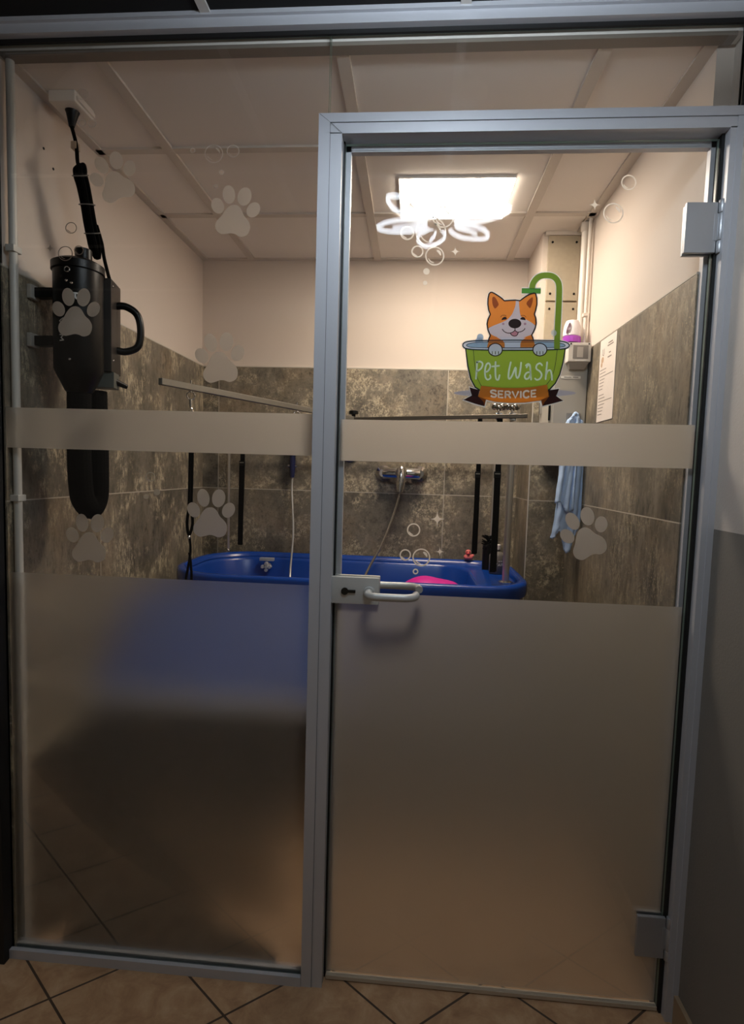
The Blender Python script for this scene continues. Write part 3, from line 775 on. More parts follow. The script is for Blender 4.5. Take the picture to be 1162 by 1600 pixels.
# ------------------------------------------------------------------ hair dryer on the left wall
DX, DYc, R_ = -0.688, 0.125, 0.058
ZD0, ZD1 = 1.492, 1.766
dr = thing('wall_pet_dryer', 'black wall-hung pet dryer with side handle and hose, white lettering', 'pet dryer', (DX, DYc, ZD0))
prof = [(0.030, ZD0 - 0.045), (0.034, ZD0 - 0.040), (0.050, ZD0 - 0.006), (R_, ZD0 + 0.012), (R_, ZD1 - 0.020), (R_ + 0.004, ZD1 - 0.018), (R_ + 0.004, ZD1 + 0.0), (R_ - 0.006, ZD1 + 0.006), (R_ - 0.014, ZD1 + 0.010)]
body = link('motor_body', lt(prof, (DX, DYc, 0), n=40), BLACK, dr, smooth=True)
link('top_socket', lt([(0.020, ZD1 + 0.008), (0.020, ZD1 + 0.040), (0.017, ZD1 + 0.042)], (DX + 0.012, DYc + 0.004, 0), n=20), BLACK, dr, smooth=True)
BOXC = solid('dryer_box', '#2a2623', 0.35)
def rotz_box(cx, cy, ang, lx, ly, z0, z1, bev):
    bm = bx(-lx / 2, lx / 2, -ly / 2, ly / 2, z0, z1, bev=bev); M = Matrix.Translation((cx, cy, 0)) @ Matrix.Rotation(ang, 4, 'Z'); bm.transform(M); return bm
BA = math.radians(14)
ux, uy = Vector((math.cos(BA), math.sin(BA), 0)), Vector((-math.sin(BA), math.cos(BA), 0))
bc = Vector((DX + 0.004, DYc + 0.085, 0))
cbx = link('control_box', rotz_box(bc.x, bc.y, BA, 0.088, 0.090, ZD0 + 0.020, ZD1 - 0.012, 0.004), BOXC, dr, smooth=True)
# screws on the box and body
def on_cyl(a, z, r=R_): return Vector((DX + r * math.sin(a), DYc - r * math.cos(a), z))
for a, z in ((0.1, ZD1 - 0.055), (0.30, ZD1 - 0.060), (0.2, ZD0 + 0.030), (0.27, ZD0 + 0.095)): link('screw', ball(B(), on_cyl(a, z), 0.0035, n=8), CHROME, dr, smooth=True)
for v, z in ((-0.035, ZD1 - 0.03), (-0.035, ZD0 + 0.05)): link('screw', ball(B(), bc + ux * 0.0445 + uy * v + Vector((0, 0, z)), 0.0034, n=8), CHROME, dr, smooth=True)
pts = [on_cyl(0.13, ZD1 - 0.028) + Vector((0.006 * math.cos(t) * math.cos(0.13), 0.006 * math.cos(t) * math.sin(0.13), 0.006 * math.sin(t))) for t in [2 * math.pi * k / 16 for k in range(16)]]
link('grommet', tb(pts, 0.0015, n=6, closed=True), CHROME, dr)
# D handle
hp = bc + ux * 0.044 + uy * 0.012
def hpt(o_, z): return tuple(hp + ux * o_ * 1.15 + uy * 0.25 * o_ + Vector((0, 0, z)))
zc_ = (ZD0 + ZD1) / 2 + 0.010
link('carry_handle', tb(spline([hpt(-0.004, zc_ + 0.058), hpt(0.018, zc_ + 0.060), hpt(0.042, zc_ + 0.042), hpt(0.050, zc_), hpt(0.044, zc_ - 0.044), hpt(0.018, zc_ - 0.062), hpt(-0.004, zc_ - 0.060)], 6), 0.0098, n=14), BLACK, dr, smooth=True)
sw = link('switch_plate', rotz_box(bc.x + 0.012, bc.y - 0.008, BA, 0.075, 0.050, ZD0 - 0.022, ZD0 + 0.020, 0.002), solid('switch_grey', '#5d5f58', 0.4), dr)
link('switch_knob', tb([bc + ux * 0.040 + Vector((0, -0.01, ZD0)), bc + ux * 0.068 + uy * 0.012 + Vector((0, 0, ZD0 - 0.012))], [0.010, 0.006], n=12), BLACK, sw, smooth=True)
# white lettering wrapped on the body, read downwards
def dry_place(u, v, d):
    a = u; return Vector((DX + (R_ + 0.0006) * math.sin(a), DYc - (R_ + 0.0006) * math.cos(a), v))
def dtext(txt, a0, ztop, hgt, adv, wdt):
    lb = B()
    for i, ch in enumerate(txt):
        for s in LET[ch]:
            # local x runs down the body, local y to the right
            pts = []
            for j in range(len(s) - 1):
                for k in range(4): pts.append((s[j][0] + (s[j + 1][0] - s[j][0]) * k / 4, s[j][1] + (s[j + 1][1] - s[j][1]) * k / 4))
            pts.append(s[-1])
            P = [((a0 + y_ * hgt) * R_, ztop - (i + x_ * 0.8) * adv) for x_, y_ in pts]
            ribbon(lb, P, wdt, lambda u, v, d: dry_place(u / R_, v, d))
    link('lettering', lb, solid('print_white', '#d8d6d2', 0.5), dr)
dtext('VEM', -0.24, 1.622, 0.20, 0.020, 0.0028)
dtext('X', 0.36, 1.630, 0.36, 0.028, 0.0056)
dtext('R', 0.30, 1.684, 0.28, 0.020, 0.0040)
lb2 = B(); ribbon(lb2, [(0.14 * R_, 1.618), (0.22 * R_, 1.598), (0.33 * R_, 1.588), (0.50 * R_, 1.598), (0.56 * R_, 1.612)], 0.004, lambda u, v, d: dry_place(u / R_, v, d), taper=lambda t: 0.4 + 0.9 * math.sin(math.pi * t))
link('swoosh', lb2, solid('print_white', '#d8d6d2', 0.5), dr)
# wall bracket
wbk = thing('dryer_bracket', 'black wall bracket arms with grey plates holding the pet dryer', 'bracket', (XL, DYc, 1.63))
for px, py in ((48, 457), (48, 532)):
    c = atx(px, py, XL)
    pb = link('wall_plate', bx(XL + 0.0005, XL + 0.012, c.y - 0.016, c.y + 0.016, c.z - 0.017, c.z + 0.017, bev=0.002), solid('plate_grey', '#b8b3aa', 0.5), wbk)
    link('arm', bx(XL + 0.012, DX - R_ + 0.006, c.y - 0.004, c.y + 0.022, c.z - 0.012, c.z + 0.012, bev=0.002), BLACK, wbk)
# hose: down, round the bend and back up
hx, hy = DX, DYc
A0 = Vector((hx, hy, ZD0 - 0.030))
path = [tuple(A0), (hx - 0.001, hy, 1.40), (hx - 0.002, hy, 1.28), (hx, hy + 0.002, 1.205), (hx + 0.002, hy + 0.010, 1.168), (hx + 0.008, hy + 0.033, 1.146), (hx + 0.010, hy + 0.056, 1.170), (hx + 0.010, hy + 0.062, 1.22), (hx + 0.008, hy + 0.064, 1.33), (hx + 0.004, hy + 0.066, 1.46)]
pts = spline(path, 22)
ho = thing('dryer_hose', 'black ribbed dryer hose hanging in a U below the pet dryer', 'hose', (hx, hy, 1.142))
link('ribbed_tube', tb(pts, [0.0290 + 0.0003 * (i % 2) for i in range(len(pts))], n=18), BLACKM, ho, smooth=False)
# ceiling socket, plug and bundled cord
so = thing('ceiling_socket', 'white junction box on the ceiling with a black plug below', 'socket', (-0.735, 0.18, ZC))
sbm = B(); box(sbm, -0.772, -0.702, 0.140, 0.226, ZC - 0.028, ZC - 0.0005, bev=0.003); link('box', sbm, WHITEP, so)
link('cover_rim', bx(-0.704, -0.696, 0.146, 0.220, ZC - 0.022, ZC - 0.012, bev=0.001), WHITEP, so)
cx_ = -0.735
pa = [atx(113, 160, cx_), atx(113, 178, cx_), atx(112, 198, cx_), atx(119, 226, cx_ + 0.004), atx(121, 252, cx_ + 0.01)]
co_ = thing('dryer_power_cord', 'black plug and long bundled power cord between ceiling and dryer', 'power cord', pa[0])
pt = [pa[0] + Vector((0, 0, 0.0)), pa[0].lerp(pa[1], 0.55), pa[1], pa[1].lerp(pa[2], 0.5), pa[2]]
link('plug', tb(pt, [0.020, 0.021, 0.015, 0.011, 0.007], n=16), BLACK, co_, smooth=True)
pth = spline([tuple(p) for p in pa[2:]] + [tuple(atx(124, 262, cx_ + 0.012))], 6)
link('cord', tb(pth, 0.0048, n=8), BLACKM, co_, smooth=True)
link('cord_tag', bx(-0.742, -0.728, pa[3].y - 0.006, pa[3].y + 0.012, pa[3].z - 0.012, pa[3].z + 0.006), solid('tag_paper', '#b8a48e', 0.7), co_)
bpx = [(128, 258, 9), (125, 270, 11), (130, 290, 11.5), (136, 320, 12), (141, 350, 12.5), (147, 378, 12), (152, 402, 5)]
BX = cx_ + 0.022
bp_ = [atx(a, b_, BX) for a, b_, r in bpx]
nb = B()
sp_ = spline([tuple(p) for p in bp_], 8)
random.seed(3)
for k in range(7):
    a = 2 * math.pi * k / 6; rr = 0.0 if k == 6 else 0.0115
    L_ = []
    for i, p in enumerate(sp_):
        f_ = i / (len(sp_) - 1); e = min(1, 6 * f_ + 0.25, 6 * (1 - f_) + 0.2)
        L_.append(Vector(p) + Vector((math.cos(a) * rr * e, math.sin(a) * rr * e, 0.003 * math.sin(9 * f_ + k))))
    tube(nb, L_, 0.0068, n=8)
link('cord_bundle', nb, BLACKM, co_, smooth=True)
for f_ in (0.22, 0.52, 0.76):
    i = int(f_ * (len(sp_) - 1)); p = Vector(sp_[i]); d = (Vector(sp_[i + 1]) - p).normalized(); s, t = frame_of(d)
    link('cable_tie', tb([p + (s * math.cos(a) + t * math.sin(a)) * 0.0195 for a in [2 * math.pi * k / 24 for k in range(24)]], 0.0016, n=6, closed=True), solid('tie_grey', '#77736c', 0.4), co_)
topbox = bc + ux * 0.030 + Vector((0, 0, ZD1 - 0.014))
link('cord_tail', tb(spline([tuple(bp_[4] + Vector((0.012, 0.01, 0))), tuple(atx(159, 380, BX + 0.006)), tuple(atx(163, 405, BX + 0.012)), tuple(topbox)], 8), 0.0048, n=8), BLACKM, co_, smooth=True)
# conduit pipes
cp = thing('conduit_pipe', 'white conduit pipe running down the left wall beside the glass', 'pipe', (XL + 0.009, 0.032, 0))
PIPE = solid('pipe_white', '#cfccc4', 0.4)
link('pipe', tb([(XL + 0.0105, 0.030, 0.002), (XL + 0.0105, 0.030, ZC - 0.008)], 0.0095, n=16), PIPE, cp, smooth=True)
for z in (1.77, 1.176): 
    link('pipe_clip', bx(XL + 0.0003, XL + 0.022, 0.016, 0.044, z - 0.008, z + 0.008, bev=0.002), PIPE, cp)

# ------------------------------------------------------------------ right corner: cabinet, boxes, pipes, poster, towel
cab = thing('electrical_cabinet', 'grey metal electrical cabinet in the far right corner', 'cabinet', (0.73, 0.90, 1.34))
link('body', bx(0.672, XR - 0.0005, 0.808, 0.979, 1.340, 1.733, bev=0.002), PANELG, cab)
link('door', bx(0.676, XR - 0.004, 0.800, 0.8075, 1.345, 1.729, bev=0.001), PANELG, cab)
sd = link('side_door', bx(0.6655, 0.6715, 0.824, 0.972, 1.348, 1.725, bev=0.001), PANELG, cab)
link('latch', bx(0.655, 0.6655, 0.936, 0.948, 1.505, 1.552, bev=0.002), CHROME, sd, smooth=True)
link('hinge', tb([(0.6665, 0.815, 1.47), (0.6665, 0.815, 1.53)], 0.004, n=8), BLACK, cab)
bxo = thing('switch_box', 'white breaker box with a small window on the cabinet front', 'switch box', (0.747, 0.78, 1.66))
bm = bx(0.708, 0.786, 0.760, 0.7995, 1.672, 1.738, bev=0.003)
link('case', bm, WHITEP, bxo)
sk = B(); v_ = [(0.712, 0.7995, 1.672), (0.782, 0.7995, 1.672), (0.782, 0.764, 1.672), (0.712, 0.764, 1.672), (0.722, 0.7995, 1.650), (0.772, 0.7995, 1.650), (0.772, 0.785, 1.650), (0.722, 0.785, 1.650)]
vv = [sk.verts.new(p) for p in v_]
for f_ in ((0, 1, 2, 3), (4, 7, 6, 5), (0, 4, 5, 1), (1, 5, 6, 2), (2, 6, 7, 3), (3, 7, 4, 0)): sk.faces.new([vv[i] for i in f_])
link('cable_skirt', sk, solid('box_grey', '#a49c92', 0.5), bxo)
wn = link('window', bx(0.724, 0.776, 0.7585, 0.760, 1.682, 1.728), solid('smoked_window', '#857f7a', 0.2), bxo)
link('breaker', bx(0.738, 0.758, 0.7565, 0.7585, 1.686, 1.722), solid('breaker', '#b7b0a8', 0.4), wn)
link('name_strip', bx(0.732, 0.770, 0.7585, 0.760, 1.6735, 1.6785), solid('strip', '#f0ece4', 0.5), bxo)
for x in (0.716, 0.778): link('screw', lt([(0.003, -0.001), (0.003, 0.002)], (x, 0.760, 1.733), n=8, axis='y'), BLACK, bxo)
lb_ = tag(link('label_strip', bx(0.697, 0.766, 0.7985, 0.7997, 1.619, 1.628), solid('strip', '#f0ece4', 0.5)), 'thin white label strip below the breaker box', 'label')
for a_, b_ in ((0.708, 0.734), (0.738, 0.758)): link('print', ribbon(B(), [(a_, 1.6238), (b_, 1.6238)], 0.0022, lambda u, v, d: Vector((u, 0.7982, v))), solid('ink', '#5a5450', 0.6), lb_)
fr = thing('air_freshener', 'white and purple air freshener standing on top of the grey cabinet', 'air freshener', (0.736, 0.834, 1.7335))
fm = B()
lathe(fm, [(0.028, 0.040), (0.031, 0.043), (0.031, 0.058), (0.028, 0.080), (0.022, 0.096), (0.008, 0.100)], (0.736, 0.834, 1.7335), n=24)
link('shell', fm, solid('freshener_white', '#efe8ea', 0.35), fr, smooth=True)
link('purple_ring', lt([(0.031, 0.018), (0.0315, 0.020), (0.0315, 0.038), (0.029, 0.040)], (0.736, 0.834, 1.7335), n=24), solid('purple', '#9a3fb0', 0.35), fr, smooth=True)
link('foot', lt([(0.026, 0.0), (0.028, 0.002), (0.028, 0.017), (0.026, 0.018)], (0.736, 0.834, 1.7335), n=24), solid('dark_plum', '#3a2438', 0.4), fr, smooth=True)
fb = flat(B(), spline([(-0.022, 0.046), (-0.012, 0.054), (-0.006, 0.070), (-0.010, 0.086), (-0.018, 0.074), (-0.023, 0.058)], 4, True), lambda u, v, d: Vector((0.729 + u * 0.8, 0.834 - math.sqrt(max(0, (0.0328 - max(0, v - 0.060) * 0.17) ** 2 - (u * 0.8 - 0.007) ** 2)) - 0.0012, 1.7335 + v)))
link('leaf_window', fb, solid('plum', '#4a2238', 0.3), fr)
pp_ = thing('corner_pipe', 'thick cream pipe rising to the ceiling in the right corner', 'pipe', (0.7785, 0.884, 1.734), 'pipes in the right corner')
link('pipe', tb([(0.7785, 0.884, 1.734), (0.7785, 0.884, ZC - 0.008)], 0.0130, n=16), WHITEP, pp_, smooth=True)
link('elbow_cover', lt([(0.014, ZC - 0.040), (0.017, ZC - 0.036), (0.017, ZC - 0.008)], (0.7785, 0.884, 0), n=16), BAR, pp_, smooth=True)
p2 = thing('corner_pipe', 'thin cream conduit beside the thick corner pipe', 'pipe', (0.785, 0.848, 1.734), 'pipes in the right corner')
link('pipe', tb([(0.7850, 0.848, 1.734), (0.7850, 0.848, ZC - 0.008)], 0.0065, n=12), WHITEP, p2, smooth=True)
link('pipe_clip', bx(0.775, 0.7925, 0.838, 0.858, 1.850, 1.862, bev=0.002), WHITEP, p2)
# price sheet
ps = thing('price_sheet', 'white printed information sheet on the right tiled wall', 'poster', (XR, 0.605, 1.453))
link('paper', bx(XR - 0.0018, XR - 0.0004, 0.528, 0.678, 1.453, 1.722), solid('paper_white', '#e9ded4', 0.7), ps)
ink = B(); pk = lambda u, v, d: Vector((XR - 0.0022, u, v))
def line(y0, y1, z, w=0.0022): ribbon(ink, [(y0, z), (y1, z)], w, pk)
for z, a, b_ in ((1.700, .560, .600), (1.692, .552, .606), (1.668, .573, .590), (1.655, .565, .600)): line(a, b_, z, 0.004)
for i, wd in enumerate((.06, .055, .125, .05, .045, .04, .035)): line(.668 - wd, .668, 1.622 - i * .0105)
for i, wd in enumerate((.05, .06, .125, .06, .05, .045, .04)): line(.668 - wd, .668, 1.540 - i * .0105)
link('print_mark', ribbon(B(), [(.650, 1.690), (.650, 1.672), (.640, 1.668), (.636, 1.676), (.636, 1.690)], 0.004, pk), solid('ink_grey', '#8d847c', 0.7), ps)
link('print', ink, solid('ink_grey', '#8d847c', 0.7), ps)
lg = B(); flat(lg, ell(.648, 1.655, .012, .010), pk); flat(lg, ell(.655, 1.640, .008, .008), pk)
link('logo_print', lg, solid('ink_tan', '#c9a98a', 0.7), ps)
# towel on its hook
hk = thing('towel_hook', 'grey square adhesive hook holding the blue towel', 'hook', (0.745, 0.80, 1.46))
link('hook_plate', bx(0.722, 0.772, 0.7955, 0.7998, 1.452, 1.497, bev=0.002), solid('hook_grey', '#8e8a84', 0.4), hk)
link('peg', tb([(0.747, 0.796, 1.480), (0.747, 0.772, 1.478), (0.747, 0.762, 1.490)], 0.004, n=10), CHROME, hk, smooth=True)
def cloth(path, y0, fold, ph, hem, dy):
    # path: (z, x_left, x_right) rows from the peg down; hem(u) lowers or lifts the last rows
    bm = B(); NU = 40; rows = spline(path, 8); G = []
    for j, (z, xl, xr) in enumerate(rows):
        v = j / (len(rows) - 1); row = []
        for i in range(NU + 1):
            u = i / NU
            f = fold * (0.4 + 0.6 * v)
            y = y0 + f * math.sin(u * 2 * math.pi * 2.2 + ph + v * 0.8) + 0.003 * math.sin(u * 23 + v * 9) + dy * v + 0.0015 * math.sin(v * 60 + u * 4)
            row.append(bm.verts.new((xl + (xr - xl) * u, min(y, 0.7915), z + hem(u) * v ** 3 + 0.0022 * math.sin(u * 70) * v ** 8 - 0.028 * (2 * u - 1) ** 2 * max(0, 1 - 5 * v))))
        G.append(row)
    for a, b_ in zip(G, G[1:]):
        for i in range(NU): bm.faces.new((a[i], a[i + 1], b_[i + 1], b_[i]))
    return bm
tw = thing('towel', 'light blue terry towel hanging by the grey cabinet', 'towel', (0.745, 0.775, 1.0))
k1 = link('back_fold', cloth([(1.492, 0.734, 0.760), (1.45, 0.716, 0.776), (1.36, 0.702, 0.789), (1.25, 0.704, 0.791), (1.12, 0.698, 0.790), (1.04, 0.688, 0.782)], 0.784, 0.0045, 0.4, lambda u: -0.05 * math.exp(-((u - 0.62) / 0.18) ** 2) + 0.035 * max(0, u - 0.72) * 4 + 0.030 * math.exp(-((u - 0.3) / 0.12) ** 2), 0.0), TOWEL, tw, smooth=True)
k2 = link('front_fold', cloth([(1.496, 0.733, 0.762), (1.455, 0.718, 0.772), (1.38, 0.708, 0.764), (1.28, 0.701, 0.758), (1.17, 0.694, 0.754)], 0.768, 0.005, 2.0, lambda u: -0.028 * u + 0.012 * math.sin(7 * u), -0.004), TOWEL, tw, smooth=True)
for k_ in (k1, k2):
    sm = k_.modifiers.new('thick', 'SOLIDIFY'); sm.thickness = 0.004; sm.offset = 1

# ------------------------------------------------------------------ stickers on the glass
def on_glass(y):
    return lambda u, v, d: at(u, v, y + d)
PAW_PAD = [(630, 800), (670, 812), (705, 850), (735, 920), (780, 975), (803, 1030), (798, 1090), (770, 1140), (725, 1160), (680, 1158), (640, 1135), (590, 1122), (520, 1130), (470, 1128), (425, 1090), (410, 1040), (425, 985), (480, 925), (530, 855), (580, 810)]
PAW_TOES = [(437, 810, 70, 92, -20), (565, 683, 71, 106, -5), (742, 706, 78, 106, 14), (842, 857, 72, 92, 32)]
CUTS = {}
def paw(px, py, rot, scale, door, label):
    y = (DY if door else FY)
    q = at(px, py, y); t = thing('paw_sticker', label, 'sticker', (q.x, y, q.z), 'frosted paw stickers on the glass')
    c, s = math.cos(math.radians(rot - 6)), math.sin(math.radians(rot - 6)); k = scale / 7.26
    def m(p):
        dx, dy = (p[0] - 645) * k, (p[1] - 880) * k; return (px + dx * c - dy * s, py + dx * s + dy * c)
    def pl(u, v, d): return at(u, v, y) + Vector((0, d, 0))
    link('pad', flat(B(), [m(p) for p in spline(PAW_PAD, 3, True)], pl, 0.0004), FROST_CUT, t)
    for cx, cy, rx, ry, r in PAW_TOES:
        link('toe', flat(B(), [m(p) for p in ell(cx, cy, rx, ry, r)], pl, 0.0004), FROST_CUT, t)
paw(120, 489, 0, 0.97, False, 'frosted paw sticker in front of the black dryer')
paw(180, 277, -20, 0.97, False, 'tilted frosted paw sticker beside the bundled power cord')
paw(368.5, 331, 6, 1.0, False, 'frosted paw sticker over the ceiling, left of the door frame')
paw(345, 560, -5, 1.0, False, 'frosted paw sticker just above the left end of the steel arm')
paw(331, 803, 0, 0.97, False, 'frosted paw sticker beside the left chrome rod, above the tub')
paw(141.5, 842, 0, 0.97, False, 'frosted paw sticker on tile below the dryer hose')
paw(916, 834, -20, 1.0, True, 'tilted frosted paw sticker over the end of the blue towel')
WHITEV = film('white_cut_vinyl', 0.6, 1.2, 0.88, '#fffaf2', 0.30)
GREYV = film('grey_cut_vinyl', 0.6, 1.2, 0.55, '#77695f', 0.45)
FAINTV = film('faint_cut_vinyl', 0.6, 1.2, 0.20, '#f0ece4', 0.35)
def bubbles(label, items, door, mat, wline=2.1):
    y = (DY if door else FY)
    q = at(items[0][1], items[0][2], y)
    t = thing('bubble_sticker', label, 'sticker', (q.x, y, q.z), 'soap bubble stickers on the glass')
    def pl(u, v, d): return at(u, v, y) + Vector((0, d, 0))
    for it in items:
        k, cx, cy, r = it[:4]; bm = B()
        if k == 'o':
            ribbon(bm, ell(cx, cy, r - wline / 2, r - wline / 2, 0, 40), wline, pl, closed=True, th=0.0004)
            if r > 6:
                a0, a1 = 95, 165
                arc = [(cx + r * 0.70 * math.cos(math.radians(a)), cy + r * 0.70 * math.sin(math.radians(a))) for a in range(a0, a1, 6)]
                ribbon(bm, arc, wline * 0.9, pl, th=0.0004, taper=lambda t_: 0.4 + 0.6 * math.sin(math.pi * t_))
            if r > 13:
                arc = [(cx + r * 0.62 * math.cos(math.radians(a)), cy + r * 0.62 * math.sin(math.radians(a))) for a in range(-70, 0, 6)]
                ribbon(bm, arc, wline * 1.6, pl, th=0.0004, taper=lambda t_: 0.3 + 0.9 * math.sin(math.pi * min(1, t_ * 0.9 + 0.1)))
            link('bubble', bm, mat, t)
        elif k == 'd':
            link('dot', flat(bm, ell(cx, cy, r, r), pl, 0.0004), mat, t)
        else:
            pts = []
            for i in range(48):
                a = 2 * math.pi * i / 48; rr = r / (abs(math.cos(a)) ** 0.5 + abs(math.sin(a)) ** 0.5) ** 2 * 1.1; pts.append((cx + rr * math.cos(a), cy + rr * math.sin(a) * 1.1))
            link('sparkle', flat(bm, pts, pl, 0.0004), mat, t)
bubbles('bubble sticker cluster below the ceiling light panel', [('o', 673, 362, 24), ('o', 692, 339, 17), ('o', 636, 364, 11), ('o', 652, 393, 9.5), ('o', 679, 400, 15), ('d', 666, 424, 5), ('d', 664, 442, 3.5), ('s', 641, 323, 10), ('s', 711, 393, 7)], True, WHITEV)
bubbles('bubble sticker cluster above the door handle', [('o', 658, 871, 14), ('o', 646, 828, 10.5), ('o', 633, 867, 9), ('o', 649, 893, 4.5), ('s', 683, 811, 10), ('s', 687, 862, 6)], True, WHITEV)
bubbles('pair of bubble stickers near the upper hinge', [('o', 958, 333, 16), ('o', 982, 285, 12), ('s', 929, 320, 8)], True, WHITEV)
bubbles('bubble stickers just above the black dryer', [('o', 102, 396, 11.5), ('o', 123, 391, 7.5), ('o', 111, 356, 9), ('s', 78, 388, 6)], False, GREYV, 1.3)
bubbles('faint bubble stickers beside the ceiling plug', [('o', 144, 193, 6.5), ('o', 128, 192, 6), ('o', 129, 147, 9)], False, FAINTV, 1.2)
bubbles('faint bubble stickers above the ceiling paw sticker', [('o', 334, 240, 14.5), ('o', 364, 236, 10), ('o', 346, 269, 4), ('o', 337, 291, 3.5), ('o', 301, 235, 4)], False, FAINTV, 1.4)
bubbles('faint bubble stickers right of the dryer hose on tile', [('o', 235, 745, 7.5), ('d', 228, 776, 4), ('d', 245, 769, 5)], False, FAINTV, 1.4)

# pet wash emblem
QL = at(805, 560, GY0)
lgo = thing('pet_wash_sticker', 'colourful Pet Wash Service sticker of a smiling dog in a green tub', 'sticker', (QL.x, GY0, QL.z))
GL_Y = GY0 - 0.0003
def layer(k): return lambda u, v, d: at(u, v, GL_Y - 0.00009 * k - d)
def A(l): return [(715 + x / 6.456, 415 + y / 6.456) for x, y in l]
def Bq(l): return [(700 + x / 5.81, 525 + y / 5.81) for x, y in l]
def ink_(n, c):
    if 'vinyl_' + n in MATS: return MATS['vinyl_' + n]
    b = N('vinyl_' + n); p = b.n('BsdfPrincipled'); p.inputs['Base Color'].default_value = lin(c); p.inputs['Roughness'].default_value = 0.45
    p.inputs['Specular IOR Level'].default_value = 0.3
    tl = b.n('BsdfTranslucent'); tl.inputs[0].default_value = lin(c); mx = b.n('MixShader'); mx.inputs[0].default_value = 0.4
    b.put(mx.inputs[1], p); b.put(mx.inputs[2], tl); MATS['vinyl_' + n] = b.surf(mx); return MATS['vinyl_' + n]
ORANGE, LINE, GREY, PGREEN = ink_('orange', '#d98332'), solid('vinyl_outline', '#24120f', 0.45, spec=0.2), ink_('white', '#dcdfe6'), ink_('green', '#86a232')
DGREEN, BORDER, NAVYL = ink_('dark_green', '#4c8b34'), ink_('border', '#d9d9d4'), solid('vinyl_tub_outline', '#141b22', 0.45, spec=0.2)
head = A([(330, 270), (345, 268), (375, 283), (420, 312), (450, 335), (470, 355), (530, 350), (580, 348), (628, 354), (652, 335), (690, 307), (730, 287), (770, 277), (785, 283), (797, 330), (798, 390), (785, 450), (772, 490), (786, 530), (791, 580), (780, 630), (762, 670), (745, 700), (757, 730), (768, 790), (765, 830), (305, 830), (300, 790), (315, 735), (328, 705), (305, 650), (295, 590), (305, 540), (328, 492), (312, 450), (303, 390), (305, 330), (315, 285)])
tubb = Bq([(158, 112), (620, 120), (1063, 112), (1042, 240), (1012, 350), (972, 430), (920, 485), (850, 520), (380, 520), (300, 500), (245, 465), (205, 390), (178, 270)])
rim = Bq(spline([(133, 85), (145, 62), (200, 47), (350, 41), (600, 38), (850, 41), (1000, 45), (1070, 58), (1098, 80), (1090, 102), (1045, 117), (900, 126), (600, 129), (300, 126), (180, 117), (143, 104)], 4, True))
band = Bq(spline([(300, 452), (450, 468), (600, 472), (760, 464), (897, 441)], 4)[:-1] + [(897, 441), (915, 550), (835, 587)] + spline([(835, 587), (700, 604), (570, 608), (430, 598), (345, 578)], 4)[1:] + [(272, 548)])
tailL = Bq([(192, 465), (285, 492), (272, 548), (345, 578), (330, 640), (240, 615), (135, 580), (215, 540)])
tailR = Bq([(1008, 478), (912, 494), (916, 550), (843, 582), (855, 637), (940, 615), (1045, 588), (980, 545)])
pipe_c = A(spline([(1000, 800), (1008, 600), (1018, 400), (1022, 215), (1000, 145), (955, 108), (900, 98), (840, 105), (790, 135), (757, 185), (748, 240)], 5))
hbar = A([(645, 228), (838, 230), (836, 282), (643, 280)])
bb = B()                                  # shadow ellipse and white border behind the print
link('ground_shadow', flat(B(), Bq(ell(605, 518, 555, 40, 0, 48)), layer(0)), ink_('lilac', '#a3a2ac'), lgo)
for pts in (head, tubb, rim, band, tailL, tailR): ribbon(bb, pts, 3.6, layer(1), closed=True)
ribbon(bb, pipe_c, 11.8, layer(1)); ribbon(bb, hbar, 3.2, layer(1), closed=True)
link('white_border', bb, BORDER, lgo)
dog = link('dog_print', flat(B(), head, layer(2)), ORANGE, lgo)
shp = link('shower_print', ribbon(B(), pipe_c, 9.2, layer(2)), PGREEN, lgo)
link('shower_head_print', flat(B(), hbar, layer(3)), DGREEN, shp)
face = A(spline([(586, 356), (600, 356), (614, 358), (619, 410), (626, 470), (640, 515), (690, 545), (740, 572), (772, 598), (783, 617), (770, 650), (745, 694), (700, 712), (655, 730), (632, 748), (634, 800), (630, 835), (560, 838), (480, 835), (482, 800), (474, 750), (430, 730), (380, 715), (332, 690), (308, 640), (340, 615), (400, 590), (450, 570), (500, 543), (540, 500), (565, 450), (581, 400)], 3, True))
link('white_fur', flat(B(), face, layer(3)), GREY, dog)
ee = B()
for pts in ([(350, 320), (370, 314), (395, 350), (412, 390), (402, 410), (375, 433), (352, 395), (346, 350)], [(755, 320), (735, 327), (705, 357), (692, 385), (708, 410), (728, 430), (748, 390), (757, 350)]): flat(ee, A(spline(pts, 3, True)), layer(3))
link('inner_ear', ee, ink_('brown', '#a8571f'), dog)
nn = B(); flat(nn, A(ell(575, 585, 65, 48)), layer(4))
flat(nn, A([(440, 552), (448, 530), (468, 517), (485, 518), (497, 533), (485, 545), (462, 546)]), layer(4)); flat(nn, A([(628, 540), (638, 524), (658, 517), (676, 526), (685, 552), (665, 548), (645, 546)]), layer(4))
ribbon(nn, A(spline([(432, 520), (446, 503), (475, 501), (490, 512)], 4)), 0.7, layer(4)); ribbon(nn, A(spline([(634, 512), (650, 503), (672, 505), (688, 522)], 4)), 0.7, layer(4))
for pts in ([(575, 630), (575, 652), (548, 674), (510, 681), (472, 668), (447, 640)], [(575, 652), (602, 671), (640, 665), (666, 650), (678, 632)], [(528, 680), (545, 702), (572, 711), (596, 703), (610, 676)]): ribbon(nn, A(spline(pts, 5)), 1.2, layer(4))
link('face_lines', nn, LINE, dog)
link('tongue', flat(B(), A([(531, 682), (575, 660), (608, 678), (594, 702), (572, 709), (546, 701)]), layer(3.5)), ink_('pink', '#c9929e'), dog)
